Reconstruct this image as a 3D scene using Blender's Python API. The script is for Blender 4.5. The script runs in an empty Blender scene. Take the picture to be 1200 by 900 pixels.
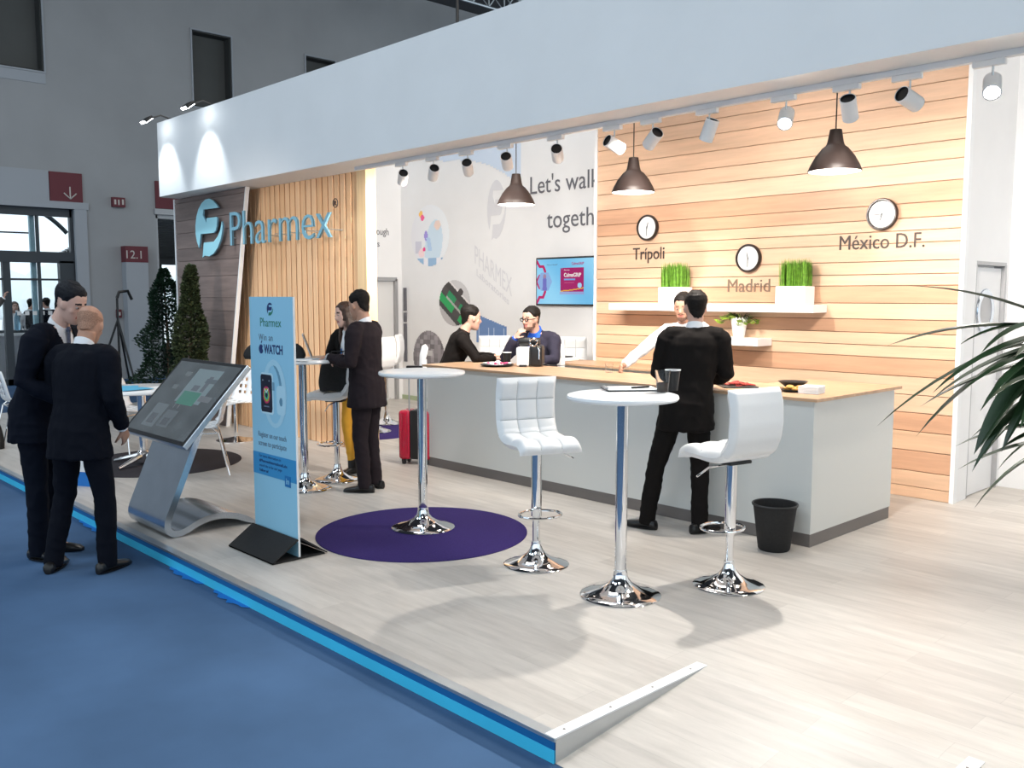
import bpy, bmesh, math, random
from mathutils import Vector, Matrix, noise
random.seed(7)
PI = math.pi
V = Vector
scene = bpy.context.scene
COL = scene.collection

# ------------------------------------------------------------------ materials
def new_mat(name):
    m = bpy.data.materials.new(name); m.use_nodes = True
    nt = m.node_tree
    return m, nt, nt.nodes['Principled BSDF']

def mat(name, col, rough=0.5, metal=0.0, nscale=0, namt=0.0, bump=0.0, coat=0.0, spec=0.5, emit=None, estr=0.0, trans=0.0, ior=1.45, aniso=None):
    m, nt, b = new_mat(name)
    b.inputs['Base Color'].default_value = (*col, 1)
    b.inputs['Roughness'].default_value = rough
    b.inputs['Metallic'].default_value = metal
    b.inputs['Specular IOR Level'].default_value = spec
    b.inputs['Coat Weight'].default_value = coat
    b.inputs['Transmission Weight'].default_value = trans
    b.inputs['IOR'].default_value = ior
    if emit:
        b.inputs['Emission Color'].default_value = (*emit, 1)
        b.inputs['Emission Strength'].default_value = estr
    if nscale:
        tc = nt.nodes.new('ShaderNodeTexCoord')
        mp = nt.nodes.new('ShaderNodeMapping')
        if aniso: mp.inputs['Scale'].default_value = aniso
        nz = nt.nodes.new('ShaderNodeTexNoise'); nz.inputs['Scale'].default_value = nscale
        nz.inputs['Detail'].default_value = 4
        nt.links.new(tc.outputs['Object'], mp.inputs['Vector'])
        nt.links.new(mp.outputs['Vector'], nz.inputs['Vector'])
        if namt:
            rp = nt.nodes.new('ShaderNodeValToRGB')
            rp.color_ramp.elements[0].position = 0.3; rp.color_ramp.elements[1].position = 0.7
            rp.color_ramp.elements[0].color = (*[c*(1-namt) for c in col], 1)
            rp.color_ramp.elements[1].color = (*[min(1, c*(1+namt)) for c in col], 1)
            nt.links.new(nz.outputs['Fac'], rp.inputs['Fac'])
            nt.links.new(rp.outputs['Color'], b.inputs['Base Color'])
        if bump:
            bp = nt.nodes.new('ShaderNodeBump'); bp.inputs['Strength'].default_value = bump
            bp.inputs['Distance'].default_value = 0.01
            nt.links.new(nz.outputs['Fac'], bp.inputs['Height'])
            nt.links.new(bp.outputs['Normal'], b.inputs['Normal'])
    return m

def attr_mat(name, rough=0.5, emit=0.0, basek=1.0, grain=0.0, gscale=(1, 1, 1), coat=0.0, spec=0.5):
    """colour comes from the print / board colour attribute, multiplied by a procedural grain"""
    m, nt, b = new_mat(name)
    at = nt.nodes.new('ShaderNodeAttribute'); at.attribute_name = 'Col'
    out = at.outputs['Color']
    if grain:
        tc = nt.nodes.new('ShaderNodeTexCoord'); mp = nt.nodes.new('ShaderNodeMapping')
        mp.inputs['Scale'].default_value = gscale
        nz = nt.nodes.new('ShaderNodeTexNoise'); nz.inputs['Scale'].default_value = 1.0
        nz.inputs['Detail'].default_value = 6; nz.inputs['Roughness'].default_value = 0.65
        mr = nt.nodes.new('ShaderNodeMapRange')
        mr.inputs['From Min'].default_value = 0.25; mr.inputs['From Max'].default_value = 0.75
        mr.inputs['To Min'].default_value = 1-grain; mr.inputs['To Max'].default_value = 1+grain*0.5
        mx = nt.nodes.new('ShaderNodeVectorMath'); mx.operation = 'SCALE'
        nt.links.new(tc.outputs['Object'], mp.inputs['Vector']); nt.links.new(mp.outputs['Vector'], nz.inputs['Vector'])
        nt.links.new(nz.outputs['Fac'], mr.inputs['Value'])
        nt.links.new(out, mx.inputs[0]); nt.links.new(mr.outputs['Result'], mx.inputs['Scale'])
        out = mx.outputs['Vector']
    if basek: nt.links.new(out, b.inputs['Base Color'])
    else: b.inputs['Base Color'].default_value = (.006, .006, .007, 1)
    b.inputs['Roughness'].default_value = rough
    b.inputs['Coat Weight'].default_value = coat
    b.inputs['Specular IOR Level'].default_value = spec
    if emit:
        nt.links.new(out, b.inputs['Emission Color']); b.inputs['Emission Strength'].default_value = emit
    return m

def plank_floor_mat():
    m, nt, b = new_mat('whitewashed_plank_floor')
    tc = nt.nodes.new('ShaderNodeTexCoord')
    br = nt.nodes.new('ShaderNodeTexBrick')
    br.inputs['Scale'].default_value = 1.0
    br.inputs['Brick Width'].default_value = 1.25; br.inputs['Row Height'].default_value = 0.16
    br.inputs['Mortar Size'].default_value = 0.0016; br.inputs['Mortar Smooth'].default_value = 0.3
    br.inputs['Color1'].default_value = (0.56, 0.525, 0.485, 1); br.inputs['Color2'].default_value = (0.485, 0.45, 0.415, 1)
    br.inputs['Mortar'].default_value = (0.45, 0.42, 0.39, 1); br.offset = 0.37
    mp = nt.nodes.new('ShaderNodeMapping'); mp.inputs['Scale'].default_value = (1.6, 11, 1)
    nz = nt.nodes.new('ShaderNodeTexNoise'); nz.inputs['Scale'].default_value = 1.6; nz.inputs['Detail'].default_value = 7
    nz.inputs['Roughness'].default_value = 0.62
    mr = nt.nodes.new('ShaderNodeMapRange'); mr.inputs['From Min'].default_value = .28; mr.inputs['From Max'].default_value = .72
    mr.inputs['To Min'].default_value = .82; mr.inputs['To Max'].default_value = 1.08
    mx = nt.nodes.new('ShaderNodeVectorMath'); mx.operation = 'SCALE'
    L = nt.links.new
    L(tc.outputs['Object'], br.inputs['Vector']); L(tc.outputs['Object'], mp.inputs['Vector']); L(mp.outputs['Vector'], nz.inputs['Vector'])
    L(nz.outputs['Fac'], mr.inputs['Value']); L(br.outputs['Color'], mx.inputs[0]); L(mr.outputs['Result'], mx.inputs['Scale'])
    L(mx.outputs['Vector'], b.inputs['Base Color'])
    b.inputs['Roughness'].default_value = 0.42; b.inputs['Specular IOR Level'].default_value = .35
    bp = nt.nodes.new('ShaderNodeBump'); bp.inputs['Strength'].default_value = .08; bp.inputs['Distance'].default_value = .004
    L(br.outputs['Fac'], bp.inputs['Height']); bp.invert = True; L(bp.outputs['Normal'], b.inputs['Normal'])
    return m

M = {}
M['carpet'] = mat('blue_grey_carpet', (0.066, 0.125, 0.232), 0.95, nscale=1.1, namt=0.16, spec=.1)
M['floor'] = plank_floor_mat()
M['white'] = mat('white_painted_board', (0.83, 0.83, 0.835), 0.55, nscale=3, namt=0.015)
M['fascia'] = mat('white_fascia_fabric', (0.80, 0.80, 0.80), 0.6, nscale=2, namt=0.02)
M['concrete'] = mat('grey_hall_wall', (0.375, 0.378, 0.385), 0.85, nscale=0.8, namt=0.06)
M['conc_light'] = mat('pale_grey_panel', (0.40, 0.42, 0.45), 0.7)
M['hallceil'] = mat('dark_hall_ceiling', (0.05, 0.05, 0.055), 0.9)
M['woodwall'] = attr_mat('pale_cedar_boards', 0.5, grain=0.22, gscale=(1.1, 6, 14))
M['slat'] = attr_mat('light_pine_slats', 0.5, grain=0.2, gscale=(30, 6, 1.0))
M['darkwood'] = attr_mat('grey_brown_boards', 0.55, grain=0.3, gscale=(1.4, 6, 16))
M['oak'] = mat('oak_worktop', (0.48, 0.305, 0.185), 0.4, nscale=2.2, namt=.14, aniso=(1, 7, 7))
M['counter'] = mat('pale_grey_counter_panel', (0.66, 0.66, 0.63), 0.35)
M['plinth'] = mat('grey_plinth', (0.17, 0.15, 0.14), 0.45)
M['alu'] = mat('brushed_aluminium', (0.55, 0.58, 0.60), 0.35, 0.9)
M['chrome'] = mat('chrome', (0.86, 0.86, 0.87), 0.06, 1.0)
M['steel'] = mat('satin_steel', (0.60, 0.66, 0.73), 0.2, 1.0, nscale=6, namt=.06)
M['leather'] = mat('white_leatherette', (0.80, 0.80, 0.80), 0.38, nscale=160, bump=.05)
M['seam'] = mat('shaded_seam', (0.42, 0.43, 0.44), 0.6)  # grey for stitching, with the shade of the quilt grooves painted in
M['tabletop'] = mat('white_tabletop', (0.84, 0.85, 0.86), 0.25)
M['rug'] = mat('purple_rug', (0.040, 0.026, 0.125), 0.95, nscale=160, namt=.2, bump=.3, spec=.1)
M['rugdark'] = mat('dark_grey_rug', (0.055, 0.05, 0.055), 0.95, nscale=160, namt=.2, bump=.3, spec=.1)
M['black'] = mat('black_plastic', (0.012, 0.012, 0.013), 0.38)
M['blackmat'] = mat('black_matte', (0.014, 0.013, 0.013), 0.75, nscale=60, namt=.2)
M['lampblack'] = mat('brown_black_enamel', (0.014, 0.009, 0.008), 0.5, spec=.25)
M['lampwhite'] = mat('white_enamel', (0.82, 0.79, 0.76), 0.4)
M['spotwhite'] = mat('white_lamp_housing', (0.84, 0.83, 0.82), 0.4)
M['bulb'] = mat('glowing_bulb', (1, 1, 1), 0.4, emit=(1.0, 0.93, 0.82), estr=9)
M['bulbcool'] = mat('glowing_flood', (1, 1, 1), 0.4, emit=(0.9, 0.97, 1.0), estr=16)
M['teal'] = mat('pale_blue_logo_face', (0.36, 0.72, 0.82), 0.3)
M['letterface'] = mat('steel_blue_letter_face', (0.22, 0.46, 0.58), 0.3)
M['tealside'] = mat('steel_blue_letter', (0.18, 0.36, 0.46), 0.35)
M['bluestrip'] = mat('dark_blue_edge', (0.003, 0.13, 0.37), 0.5)
M['cyanstrip'] = mat('cyan_edge_film', (0.06, 0.60, 0.90), 0.45, nscale=3, namt=.06)
M['bluetape'] = mat('blue_tape', (0.01, 0.17, 0.55), 0.6)
M['banner'] = mat('light_blue_banner', (0.29, 0.58, 0.76), 0.5)
M['white_edge'] = mat('white_edge', (0.85, 0.86, 0.87), 0.4)
M['bannerband'] = mat('mid_blue_print', (0.035, 0.27, 0.56), 0.5)
M['navyprint'] = mat('navy_print', (0.012, 0.035, 0.14), 0.5)
M['greyprint'] = mat('grey_print', (0.10, 0.14, 0.20), 0.5)
M['greenprint'] = mat('green_print', (0.02, 0.19, 0.12), 0.5)
M['darkletter'] = mat('dark_brown_lettering', (0.060, 0.040, 0.035), 0.5)
M['taupeletter'] = mat('taupe_lettering', (0.20, 0.14, 0.10), 0.5)
M['greyletter'] = mat('grey_lettering', (0.14, 0.14, 0.16), 0.5)
M['paleletter'] = mat('pale_grey_print', (0.70, 0.70, 0.73), 0.5)
M['print'] = attr_mat('printed_picture', 0.45)
M['screen'] = attr_mat('lit_screen', 0.25, emit=1.0, basek=0)
M['kscreen'] = attr_mat('dim_touch_screen', 0.12, emit=0.30, coat=.6)
M['skin1'] = mat('skin_light', (0.56, 0.33, 0.25), 0.5)
M['skin2'] = mat('skin_tan', (0.46, 0.25, 0.17), 0.5)
M['skin3'] = mat('skin_pale', (0.64, 0.40, 0.32), 0.5)
M['lips'] = mat('lips', (0.40, 0.14, 0.12), 0.45)
M['hairblack'] = mat('black_hair', (0.009, 0.007, 0.006), 0.6, nscale=70, namt=.5, bump=.4, spec=.2)
M['hairbrown'] = mat('dark_brown_hair', (0.050, 0.022, 0.012), 0.42, nscale=60, namt=.5, bump=.4)
M['hairnavy'] = mat('near_black_hair', (0.008, 0.009, 0.013), 0.6, nscale=70, namt=.5, bump=.4, spec=.2)
M['beard'] = mat('short_beard', (0.15, 0.08, 0.055), 0.7, nscale=200, namt=.4)
M['stubble'] = mat('cropped_hair', (0.33, 0.18, 0.12), 0.7, nscale=200, namt=.4)
M['suitnavy'] = mat('navy_suit_cloth', (0.0018, 0.0036, 0.0100), 0.85, nscale=240, namt=.25, spec=.2)
M['suitnavy2'] = mat('dark_navy_suit_cloth', (0.0018, 0.003, 0.0078), 0.85, nscale=240, namt=.25, spec=.2)
M['suitblack'] = mat('black_suit_cloth', (0.006, 0.0045, 0.004), 0.85, nscale=240, namt=.25, spec=.2)
M['suitgrey'] = mat('charcoal_suit_cloth', (0.017, 0.012, 0.015), 0.85, nscale=240, namt=.25, spec=.2)
M['suitblue'] = mat('ink_blue_suit_cloth', (0.026, 0.024, 0.040), 0.85, nscale=240, namt=.25, spec=.2)
M['coatgrey'] = mat('grey_tweed', (0.075, 0.072, 0.070), 0.9, nscale=120, namt=.35, spec=.15)
M['shirtwhite'] = mat('white_shirt_cotton', (0.80, 0.80, 0.82), 0.7)
M['shirtblue'] = mat('bright_blue_shirt', (0.012, 0.10, 0.55), 0.7)
M['tie'] = mat('grey_blue_tie', (0.07, 0.09, 0.15), 0.5, nscale=90, namt=.3)
M['yellow'] = mat('mustard_cotton', (0.72, 0.36, 0.03), 0.75)
M['shoe'] = mat('black_shoe_leather', (0.010, 0.009, 0.009), 0.28)
M['eye'] = mat('eye_white', (0.36, 0.32, 0.30), 0.3)
M['iris'] = mat('eye_iris', (0.03, 0.015, 0.01), 0.15)
M['grass'] = mat('bright_grass', (0.15, 0.34, 0.028), 0.6, nscale=30, namt=.4)
M['leafdark'] = mat('dark_green_leaf', (0.016, 0.042, 0.022), 0.45, nscale=12, namt=.5)
M['leafolive'] = mat('olive_green_leaf', (0.050, 0.068, 0.030), 0.5, nscale=12, namt=.5)
M['leafpalm'] = mat('palm_leaf', (0.026, 0.060, 0.022), 0.35, nscale=5, namt=.5)
M['leaflime'] = mat('lime_leaf', (0.32, 0.48, 0.05), 0.5, nscale=10, namt=.3)
M['bark'] = mat('brown_bark', (0.10, 0.065, 0.04), 0.9, nscale=20, namt=.4, bump=.6)
M['soil'] = mat('dark_soil', (0.03, 0.02, 0.014), 0.95, nscale=40, namt=.4)
M['potwhite'] = mat('white_ceramic', (0.84, 0.84, 0.83), 0.3)
M['potgrey'] = mat('grey_planter', (0.20, 0.20, 0.21), 0.6)
M['red'] = mat('crimson_polycarbonate', (0.42, 0.006, 0.035), 0.25, coat=.4)
M['signred'] = mat('dull_red_sign', (0.150, 0.030, 0.040), 0.6)
M['signwhite'] = mat('sign_white', (0.60, 0.56, 0.52), 0.6)
M['frame_dark'] = mat('dark_window_frame', (0.05, 0.06, 0.07), 0.5)
M['frame_blue'] = mat('pale_blue_post', (0.30, 0.50, 0.58), 0.5)
M['pane_dark'] = mat('dark_blind', (0.085, 0.088, 0.085), 0.6, nscale=.8, namt=.1)
M['recess'] = mat('dark_recess', (0.05, 0.052, 0.05), 0.7)
M['glass'] = mat('clear_glass', (1, 1, 1), 0.0, trans=1.0, ior=1.45)
M['glassthin'] = mat('thin_clear_plastic', (0.96, 0.97, 0.98), 0.02, trans=1.0, ior=1.22)
M['darkdrink'] = mat('dark_drink', (0.05, 0.035, 0.03), 0.1)
M['paper'] = mat('white_paper', (0.82, 0.82, 0.82), 0.7)
M['papercyan'] = mat('blue_printed_paper', (0.10, 0.45, 0.70), 0.6)
M['salami'] = mat('red_cured_meat', (0.40, 0.05, 0.04), 0.45, nscale=60, namt=.5)
M['bread'] = mat('golden_pastry', (0.68, 0.34, 0.08), 0.6, nscale=50, namt=.3)
M['pink'] = mat('pink_wrapper', (0.75, 0.06, 0.20), 0.4)
M['silver'] = mat('laptop_silver', (0.45, 0.46, 0.48), 0.35, .7)
M['greydoor'] = mat('pale_grey_door', (0.72, 0.72, 0.72), 0.45)
M['jamb'] = mat('grey_aluminium_jamb', (0.42, 0.42, 0.43), 0.4, .4)
M['silhouette'] = mat('dark_jacket_cloth', (0.02, 0.022, 0.028), .9)
M['bottle'] = mat('blue_clear_bottle', (0.35, 0.6, 0.75), .1, trans=.6)
M['terrace'] = mat('pale_terrace_stone', (0.85, 0.85, 0.84), .8)
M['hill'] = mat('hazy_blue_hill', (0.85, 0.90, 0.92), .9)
M['canopy'] = mat('ribbed_canopy', (0.20, 0.205, 0.21), .7)
M['clockface'] = mat('white_clock_face', (0.80, 0.80, 0.80), .4)
M['brownbezel'] = mat('dark_brown_bezel', (0.022, 0.013, 0.011), .3)

# ------------------------------------------------------------------ mesh builder
class MB:
    def __init__(s): s.v = []; s.f = []; s.m = []; s.sm = []
    def add(s, vs, fs, mi=0, sm=False, mtx=None):
        o = len(s.v)
        s.v += [(mtx @ V(p)) if mtx is not None else V(p) for p in vs]
        for f in fs:
            s.f.append([i+o for i in f]); s.m.append(mi); s.sm.append(sm)
        return s
    def box(s, a, b, mi=0, bev=0, mtx=None, seg=2):
        a = V(a); b = V(b)
        if bev <= 0:
            x0, y0, z0 = a; x1, y1, z1 = b
            vs = [(x0,y0,z0),(x1,y0,z0),(x1,y1,z0),(x0,y1,z0),(x0,y0,z1),(x1,y0,z1),(x1,y1,z1),(x0,y1,z1)]
            fs = [(0,3,2,1),(4,5,6,7),(0,1,5,4),(1,2,6,5),(2,3,7,6),(3,0,4,7)]
            return s.add(vs, fs, mi, False, mtx)
        bm = bmesh.new(); bmesh.ops.create_cube(bm, size=1)
        for v in bm.verts:
            v.co = V([(a[i]+b[i])/2 + v.co[i]*(b[i]-a[i]) for i in range(3)])
        bmesh.ops.bevel(bm, geom=bm.edges[:], offset=bev, segments=seg, profile=.5, affect='EDGES')
        bm.verts.index_update()
        s.add([v.co.copy() for v in bm.verts], [[v.index for v in f.verts] for f in bm.faces], mi, seg > 1, mtx)
        bm.free(); return s
    def lathe(s, prof, n=32, mi=0, sm=True, mtx=None):
        vs = []; fs = []; rows = []
        for r, z in prof:
            if r < 1e-6: rows.append([len(vs)]); vs.append((0, 0, z))
            else:
                rows.append(list(range(len(vs), len(vs)+n)))
                vs += [(r*math.cos(2*PI*i/n), r*math.sin(2*PI*i/n), z) for i in range(n)]
        for a, b in zip(rows, rows[1:]):
            for i in range(n):
                j = (i+1) % n
                if len(a) == 1 and len(b) == 1: continue
                if len(a) == 1: fs.append((a[0], b[j], b[i]))
                elif len(b) == 1: fs.append((a[i], a[j], b[0]))
                else: fs.append((a[i], a[j], b[j], b[i]))
        return s.add(vs, fs, mi, sm, mtx)
    def tube(s, pts, r, n=8, mi=0, closed=False, mtx=None, caps=True):
        pts = [V(p) for p in pts]; k = len(pts)
        rs = r if isinstance(r, (list, tuple)) else [r]*k
        vs = []; fs = []; up = None
        for i, p in enumerate(pts):
            if closed: t = pts[(i+1) % k]-pts[i-1]
            else: t = pts[min(i+1, k-1)]-pts[max(i-1, 0)]
            t = t.normalized() if t.length > 1e-9 else V((0, 0, 1))
            if up is None:
                up = V((0, 0, 1)) if abs(t.z) < .9 else V((1, 0, 0))
            x = up.cross(t)
            if x.length < 1e-6: x = V((1, 0, 0)).cross(t)
            x.normalize(); y = t.cross(x); up = y
            rr = rs[i]
            ra, rb = rr if isinstance(rr, tuple) else (rr, rr)
            vs += [p + x*math.cos(2*PI*j/n)*ra + y*math.sin(2*PI*j/n)*rb for j in range(n)]
        for i in range(k if closed else k-1):
            a = i*n; b = ((i+1) % k)*n
            for j in range(n):
                l = (j+1) % n
                fs.append((a+j, a+l, b+l, b+j))
        if caps and not closed:
            fs.append(tuple(range(n-1, -1, -1))); fs.append(tuple(range((k-1)*n, k*n)))
        return s.add(vs, fs, mi, True, mtx)
    def prism(s, poly, d, mi=0, mtx=None, mside=None):
        """2D outline in x,z (counter-clockwise seen from -y), front at y=0, back at y=d"""
        n = len(poly)
        vs = [(x, 0, z) for x, z in poly]+[(x, d, z) for x, z in poly]
        s.add(vs, [tuple(range(n))], mi, False, mtx)
        s.add(vs, [tuple(range(2*n-1, n-1, -1))]+[(i, i+n, (i+1) % n+n, (i+1) % n) for i in range(n)], mi if mside is None else mside, False, mtx)
        return s
    def ellipsoid(s, c, r, mi=0, n=16, m=10, mtx=None):
        vs = []; fs = []
        c = V(c)
        for i in range(m+1):
            a = PI*i/m
            for j in range(n):
                b = 2*PI*j/n
                vs.append(c+V((r[0]*math.sin(a)*math.cos(b), r[1]*math.sin(a)*math.sin(b), r[2]*math.cos(a))))
        for i in range(m):
            for j in range(n):
                k = (j+1) % n
                fs.append((i*n+j, (i+1)*n+j, (i+1)*n+k, i*n+k))
        return s.add(vs, fs, mi, True, mtx)
    def loft(s, rings, n=20, mi=0, mtx=None):
        """rings: (centre, xaxis, yaxis, rx, ry_front, ry_back)"""
        vs = []; fs = []
        for c, xa, ya, rx, rf, rb in rings:
            for j in range(n):
                t = 2*PI*j/n
                cx, sy = math.cos(t), math.sin(t)
                ex = math.copysign(abs(cx)**.9, cx); ey = math.copysign(abs(sy)**.9, sy)
                vs.append(V(c)+xa*rx*ex+ya*(rf if sy > 0 else rb)*ey)
        k = len(rings)
        for i in range(k-1):
            for j in range(n):
                l = (j+1) % n
                fs.append((i*n+j, i*n+l, (i+1)*n+l, (i+1)*n+j))
        fs.append(tuple(range(n-1, -1, -1))); fs.append(tuple(range((k-1)*n, k*n)))
        return s.add(vs, fs, mi, True, mtx)
    def mesh(s, name, mats):
        me = bpy.data.meshes.new(name)
        me.from_pydata([tuple(p) for p in s.v], [], s.f)
        for m in (mats if isinstance(mats, (list, tuple)) else [mats]): me.materials.append(m)
        me.polygons.foreach_set('material_index', s.m)
        me.polygons.foreach_set('use_smooth', s.sm)
        me.update()
        bm = bmesh.new(); bm.from_mesh(me); bmesh.ops.recalc_face_normals(bm, faces=bm.faces[:])
        for e in bm.edges:
            if len(e.link_faces) == 2 and e.calc_face_angle(0) > math.radians(43): e.smooth = False
        bm.to_mesh(me); bm.free()
        return me
    def build(s, name, mats, parent=None, loc=None, rz=None, mw=None):
        o = bpy.data.objects.new(name, s.mesh(name, mats)); COL.objects.link(o)
        if parent: o.parent = parent
        if loc: o.location = loc
        if rz is not None: o.rotation_euler = (0, 0, rz)
        if mw is not None: o.matrix_basis = mw
        return o

def tag(o, label=None, cat=None, group=None, kind=None):
    if label: o['label'] = label
    if cat: o['category'] = cat
    if group: o['group'] = group
    if kind: o['kind'] = kind
    return o
def struct(o): o['kind'] = 'structure'; return o
def empty(name, loc=(0, 0, 0), rz=0, label=None, cat=None, group=None, kind=None):
    o = bpy.data.objects.new(name, None); COL.objects.link(o)
    o.location = loc; o.rotation_euler = (0, 0, rz); o.empty_display_size = .1
    return tag(o, label, cat, group, kind)
def copy_tree(o, parent=None):
    c = o.copy(); COL.objects.link(c)
    if parent: c.parent = parent
    for ch in [x for x in COL.objects if x.parent == o]: copy_tree(ch, c)
    return c
def place(src, first, loc, rz, label, group=None, cat=None):
    o = src if first else copy_tree(src)
    o.location = loc
    if rz is not None: o.rotation_euler = (0, 0, rz)
    return tag(o, label, cat, group)

# frame for things facing -Y (toward the aisle) and +X
def wallA(x, y, z): return Matrix.Translation((x, y, z))          # x right, z up, normal -y : used by prism/pictures
def wallB(x, y, z): return Matrix.Translation((x, y, z)) @ Matrix.Rotation(PI/2, 4, 'Z')   # local x -> +Y, front (-y) -> +X

def text_mesh(name, body, m, height=None, width=None, mtx=None, extrude=.002, parent=None, bold=0.0, align='LEFT', shear=0.0):
    """lettering standing in the local x,z plane, facing -y; height = cap height"""
    cu = bpy.data.curves.new(name, 'FONT'); cu.body = body; cu.size = 1.0; cu.extrude = 0.0
    if 'M' in body: bold = min(bold, 0)
    cu.offset = bold; cu.resolution_u = 3; cu.align_x = 'LEFT'; cu.shear = shear; cu.space_line = 1.1
    if body.startswith('Win'): cu.space_character = 1.12
    cu.extrude = 0.01
    ob = bpy.data.objects.new(name, cu); COL.objects.link(ob)
    dg = bpy.context.evaluated_depsgraph_get(); dg.update()
    me = bpy.data.meshes.new_from_object(ob.evaluated_get(dg))
    bpy.data.objects.remove(ob); bpy.data.curves.remove(cu)
    xs = [v.co.x for v in me.vertices]
    x0, x1 = min(xs), max(xs)
    sc_h = (height/0.70) if height else None
    sc_x = (width/(x1-x0)) if width else sc_h
    if sc_h is None: sc_h = sc_x
    off = {'LEFT': x0, 'CENTER': (x0+x1)/2, 'RIGHT': x1}[align]
    for v in me.vertices:
        x, y, z = v.co
        p = V(((x-off)*sc_x, -(z/0.01)*extrude/2-extrude/2, y*sc_h))
        v.co = (mtx @ p) if mtx is not None else p
    me.materials.clear(); me.materials.append(m)
    me.name = name
    o = bpy.data.objects.new(name, me); COL.objects.link(o)
    if parent: o.parent = parent
    return o

def picture(name, w, h, nx, ny, fn, m, mtx=None, parent=None, mask=None):
    """flat print: a grid of faces in the local x,z plane facing -y, coloured by fn(u,v)"""
    vs = []; fs = []; cols = []
    for j in range(ny+1):
        for i in range(nx+1):
            p = V((w*i/nx, 0, h*j/ny)); vs.append((mtx @ p) if mtx is not None else p)
    for j in range(ny):
        for i in range(nx):
            u = (i+.5)/nx; v = (j+.5)/ny
            if mask and not mask(u, v): continue
            a = j*(nx+1)+i
            fs.append((a, a+1, a+nx+2, a+nx+1)); cols.append(fn(u, v))
    me = bpy.data.meshes.new(name); me.from_pydata([tuple(p) for p in vs], [], fs)
    ca = me.color_attributes.new('Col', 'FLOAT_COLOR', 'CORNER')
    buf = []
    for c in cols: buf += [c[0], c[1], c[2], 1.0]*4
    ca.data.foreach_set('color', buf)
    me.materials.append(m); me.update()
    o = bpy.data.objects.new(name, me); COL.objects.link(o)
    if parent: o.parent = parent
    return o

def color_attr(me, fn):
    """fn(face_index) -> rgb"""
    ca = me.color_attributes.new('Col', 'FLOAT_COLOR', 'CORNER')
    buf = []
    for p in me.polygons:
        c = fn(p.index)
        buf += [c[0], c[1], c[2], 1.0]*len(p.loop_indices)
    ca.data.foreach_set('color', buf)

# ------------------------------------------------------------------ camera
LENS_F = 1067.485
PITCH = 5.5645; YAW = 46.4944
cam_d = bpy.data.cameras.new('camera'); cam = bpy.data.objects.new('camera', cam_d); COL.objects.link(cam)
cam_d.sensor_fit = 'HORIZONTAL'; cam_d.sensor_width = 36; cam_d.lens = LENS_F/1200*36
cam_d.clip_end = 300
cam.location = (0, 0, 1.8)
cam.rotation_euler = (math.radians(90-PITCH), 0, math.radians(YAW))
scene.camera = cam
ya = math.radians(YAW)
RV = V((math.cos(ya), math.sin(ya), 0)); FV = V((-math.sin(ya), math.cos(ya), 0))   # screen right / away, on the ground
def heading(r, f):
    """rotation about z so that local +y looks along r*right + f*away"""
    d = RV*r+FV*f
    return math.atan2(-d.x, d.y)
PZ = 0.10     # platform top

# ================================================================== SETTING : the hall
HX = -20.0      # hall wall plane
def boxes_with_holes(mb, x0, x1, y0, y1, z0, z1, holes):
    ys = sorted({y0, y1, *[h[0] for h in holes], *[h[1] for h in holes]})
    zs = sorted({z0, z1, *[h[2] for h in holes], *[h[3] for h in holes]})
    for a, b in zip(ys, ys[1:]):
        for c, d in zip(zs, zs[1:]):
            m = ((a+b)/2, (c+d)/2)
            if any(h[0] < m[0] < h[1] and h[2] < m[1] < h[3] for h in holes): continue
            mb.box((x0, a, c), (x1, b, d))

fl = MB(); fl.box((-34, -14, -.2), (14, 26, 0)); struct(fl.build('floor', M['carpet']))
W = [(4.4, 6.10, 6.24, 8.6), (9.19, 10.12, 6.0, 7.66), (12.06, 12.9, 6.0, 7.6)]
DH = (2.4, 6.62, 0, 3.56); OH = (8.24, 10.6, 0, 3.58)
hw = MB(); boxes_with_holes(hw, HX-.35, HX, -14, 26, 0, 9.7, W+[DH, OH]); struct(hw.build('wall_left', M['concrete']))
for i, (y0, y1, z0, z1) in enumerate(W):
    r = MB()                                                    # lining of the recess
    for a, b in (((y0, z0), (y0+.03, z1)), ((y1-.03, z0), (y1, z1)), ((y0, z0), (y1, z0+.03)), ((y0, z1-.03), (y1, z1))):
        r.box((HX-.33, a[0], a[1]), (HX-.005, b[0], b[1]))
    wo = struct(r.build('window_%d' % (i+1), M['recess']))
    p = MB(); p.box((HX-.34, y0, z0), (HX-.28, y1, z1)); p.build('blind', M['pane_dark'], wo)
    f = MB()
    for a, b in (((y0-.03, z0-.03), (y0+.0, z1+.03)), ((y1, z0-.03), (y1+.03, z1+.03)), ((y0, z0-.03), (y1, z0)), ((y0, z1), (y1, z1+.03))):
        f.box((HX-.02, a[0], a[1]), (HX+.03, b[0], b[1]))
    f.build('window_frame', M['conc_light'], wo)
    if i == 0:
        s_ = MB(); s_.box((HX, y0-.1, z0-.24), (HX+.02, y1+.02, z0-.035)); s_.build('window_apron', M['conc_light'], wo)
hc = MB(); hc.box((-20.35, -14, 9.7), (14, 26, 9.9)); struct(hc.build('ceiling', M['hallceil']))

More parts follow.
